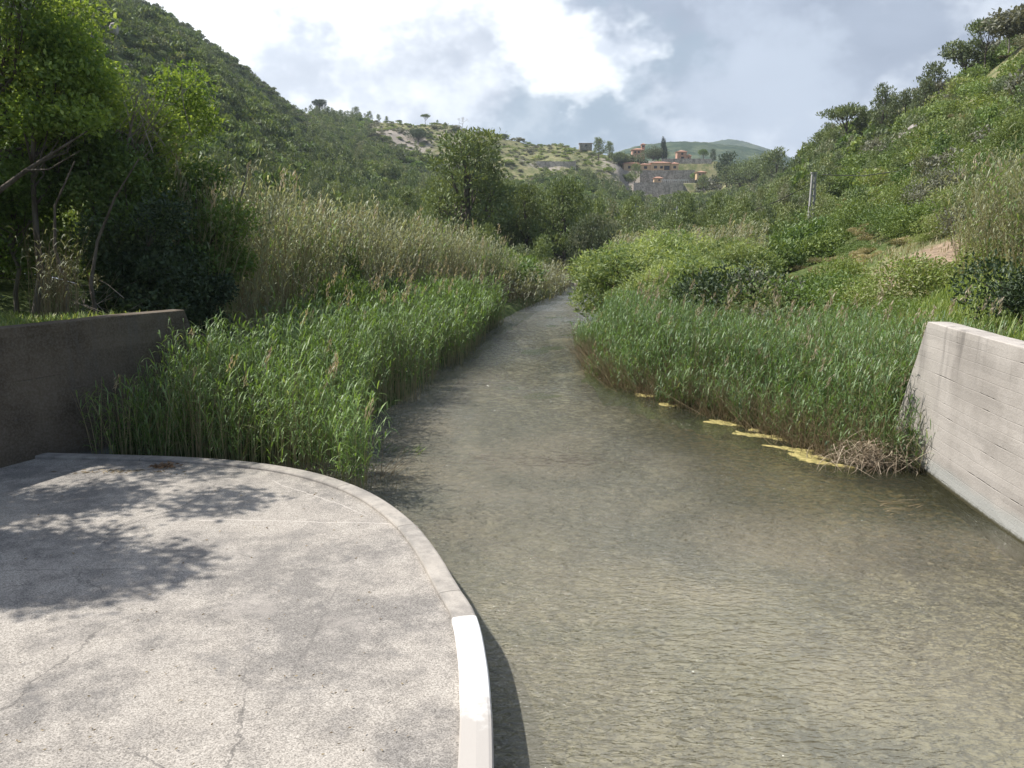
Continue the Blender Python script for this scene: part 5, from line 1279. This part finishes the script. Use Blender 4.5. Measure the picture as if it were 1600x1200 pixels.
# ------------------------------------------------------------------ small things at the water and on the pavement
def algae():
    m, t, out = new_mat('yellow_algae'); p = t.geo(); n = t.noise(p, 9, 4, .7)
    pbsdf(t, out, t.mix(t.ss(n, .3, .7), (.20, .18, .06), (.42, .35, .14)), .8, t.bump(n, .6, .03))
    spots = [(1008, 617, .35, .18, 'small yellow algae mat farthest up the right bank'), (1045, 632, .32, .15, 'narrow yellow algae mat under the right reeds, second from the far end'), (1128, 660, .42, .18, 'yellow algae mat under the right reeds near the brown weed patch'),
             (1165, 678, .3, .12, 'thin yellow algae strip in the middle of the row'), (1205, 682, .36, .18, 'pale yellow algae mat close under the overhanging reeds'), (1240, 702, .42, .15, 'bright yellow algae mat before the last pair of the row'),
             (1262, 712, .36, .15, 'bright yellow algae mat touching the nearest one'), (1284, 722, .50, .16, 'bright yellow algae mat nearest to the dead stalk clump'), (1185, 672, .22, .1, 'smallest yellow algae scrap against the reed roots')]
    for i, (u, v, a, b, lab) in enumerate(spots):
        x, y = px_plane(u, v, .02); r = np.random.default_rng(i); n = 26; th = np.linspace(0, 2 * np.pi, n, endpoint=False)
        rr = 1 + .25 * np.sin(3 * th + i) + .30 * r.normal(size=n); ang = math.radians(-38)
        px, py = a * rr * np.cos(th), b * rr * np.sin(th)
        X, Y_ = px * math.cos(ang) - py * math.sin(ang), px * math.sin(ang) + py * math.cos(ang)
        rings = []
        for f, hz in ((1.0, -.01), (.94, .014), (.6, .022), (.25, .028), (.02, .03)): rings.append(np.column_stack([X * f, Y_ * f, np.full(n, hz) + .006 * r.normal(size=n)]))
        V = np.array(rings); idx = np.arange(5 * n).reshape(5, n); nx = np.roll(idx, -1, 1)
        q = np.stack([idx[:-1], nx[:-1], nx[1:], idx[1:]], -1)
        g = Geo(); g.add(V, q); o = link('algae_mat', g.mesh('algae_mat', [m], True), None, (x, y, .004)); tag(o, lab, 'algae', 'yellow algae mats along the right bank')
algae()
def dead_clump():
    g = Geo(); x, y = px_plane(1378, 735, 0.0); n = 520
    a = rng.random(n) * 6.28; c = np.column_stack([rng.normal(0, .40, n), rng.normal(.35, .22, n), .08 + .42 * rng.random(n) ** 1.4])
    d = np.column_stack([np.cos(a) * (.25 + .5 * rng.random(n)), np.sin(a) * .4 - .15, -.15 + .28 * rng.normal(size=n)])
    e = c + d; e[:, 2] = np.maximum(e[:, 2], -.04)
    bend = np.column_stack([rng.normal(0, .07, n), rng.normal(0, .07, n), .03 + .10 * rng.random(n)])
    stems(g, c, e, bend, .008 * (.5 + rng.random(n)), 0, rng.random(n), 4)
    o = link('dead_stalk_clump', g.mesh('dead_stalk_clump', [leaf_mat('bleached_stalk', (.16, .115, .07), (.60, .50, .37), None, trans=.1, warm=(1, 1, 1))]), None, (x, y, 0)); tag(o, 'bleached clump of dead reed stalks spilling into the water by the right wall', 'dead reeds')
dead_clump()
def sprigs():
    x, y = px_plane(632, 706, 0.0); g = Geo(); n = 26
    b = np.column_stack([rng.uniform(-.55, .35, n), rng.uniform(-.3, .3, n), np.full(n, -.1)]); d = np.stack([np.ones(n), rng.normal(0, .3, n), np.zeros(n)], 1); d = unit(d)
    blades(g, b, d, .42, .03, 1.0, .35, 0, rng.random(n))
    o = link('reed_sprigs', g.mesh('reed_sprigs', [M['reed_blade']]), None, (x, y, 0)); tag(o, 'few thin green reed sprigs standing in the water off the left reeds', 'reeds')
    x, y = px_plane(590, 738, 0.1); g = Geo(); n = 60
    b = np.column_stack([rng.normal(0, .3, n), rng.normal(0, .3, n), np.full(n, -.1)]); off = rng.normal(size=(n, 3)) * [.4, .3, .25] + [.2, -.1, .35]
    stems(g, b, b + off, rng.normal(size=(n, 3)) * .06, .006, 0, rng.random(n))
    o = link('dead_twigs', g.mesh('dead_twigs', [M['reed_dry']]), None, (x, y, 0)); tag(o, 'few dry twigs at the corner of the kerb and the left reeds', 'twigs')
sprigs()
def leaf_litter():
    x, y = px_plane(258, 727, PZ); r = np.random.default_rng(4); n = 60; g = Geo()
    c = np.column_stack([r.normal(0, .11, n), r.normal(0, .08, n), .02 + .03 * r.random(n)]); leaves(g, c, r.normal(size=(n, 3)) * [1, 1, .25], .11, .045, 0, r.random(n), r)
    o = link('leaf_litter', g.mesh('leaf_litter', [leaf_mat('dry_leaf', (.16, .09, .05), (.34, .22, .13), None, trans=.1, warm=(1, 1, 1))]), None, (x, y, PZ - .04)); tag(o, 'small pile of brown dry leaves lying against the far kerb', 'leaves')
    x, y = px_plane(185, 734, PZ); g = Geo(); n = 70
    c = np.column_stack([r.normal(0, .45, n), r.normal(0, .07, n), .012 + .012 * r.random(n)]); leaves(g, c, r.normal(size=(n, 3)) * [1, .6, .06], .12, .018, 0, r.random(n), r)
    o = link('leaf_litter', g.mesh('leaf_litter', [M['reed_dry']]), None, (x, y, PZ - .045)); tag(o, 'thin scatter of straw and dry leaves on the pavement left of the leaf pile', 'leaves')
leaf_litter()
def deck_debris():
    r = np.random.default_rng(12); n = 150; g = Geo()
    P = [px_plane(r.uniform(-60, 640), v, PZ) for v in r.uniform(735, 1190, n)]
    c = np.array([(x, y, PZ - .030) for x, y in P]); k = np.interp(c[:, 1], [5, 14], [.4, 1.0])
    leaves(g, c, r.normal(size=(n, 3)) * [1, 1, .1], .035 * k + .02, .014 * k + .008, 0, r.random(n), r)
    o = link('fallen_leaves', g.mesh('fallen_leaves', [M['reed_dry']])); tag(o, 'tiny dry leaf scraps scattered over the pavement', 'leaves', kind='stuff')
deck_debris()
def floating_twigs():
    # broken reed stems caught on the shallow riffle, mid-stream
    for i, (u, v, lab, k) in enumerate(((850, 720, 'dark line of drowned stems caught on the shallow riffle in mid-river', 190), (1405, 792, 'brown twigs and yellow leaves stranded in the shallows near the right wall', 26))):
        x, y = px_plane(u, v, 0.0); r = np.random.default_rng(i + 9); g = Geo()
        sp = 2.4 if i == 0 else .5
        b = np.column_stack([r.normal(0, sp * .6, k), r.normal(0, .30, k) + 0, r.normal(.004, .008, k)]); a = r.normal(0, .35, k)
        off = np.column_stack([np.cos(a), np.sin(a), r.normal(0, .015, k)]) * (.15 + .35 * r.random((k, 1)))
        stems(g, b, b + off, r.normal(size=(k, 3)) * [.02, .03, .008], .009, 0, r.random(k))
        o = link('stranded_stems', g.mesh('stranded_stems', [M['bark'] if i == 0 else M['reed_dry']]), None, (x, y, 0)); tag(o, lab, 'twigs', kind='stuff')
floating_twigs()

# ------------------------------------------------------------------ air
def haze():
    m = bpy.data.materials.new('haze_air'); m.use_nodes = True; t = NT(m.node_tree); t.n.clear(); out = t.n.new('ShaderNodeOutputMaterial')
    v = t.n.new('ShaderNodeVolumePrincipled'); v.inputs['Color'].default_value = (.78, .88, 1.0, 1); v.inputs['Density'].default_value = HAZE; v.inputs['Anisotropy'].default_value = .3
    t.l.new(v.outputs[0], out.inputs['Volume'])
    g = Geo(); box(g, -7000, 7000, -60, 3600, -3, 420); o = link('haze', g.mesh('haze', [m])); tag(o, 'thin bluish summer haze in the valley air', 'haze', kind='stuff')
HAZE = .00018
if HAZE: haze()
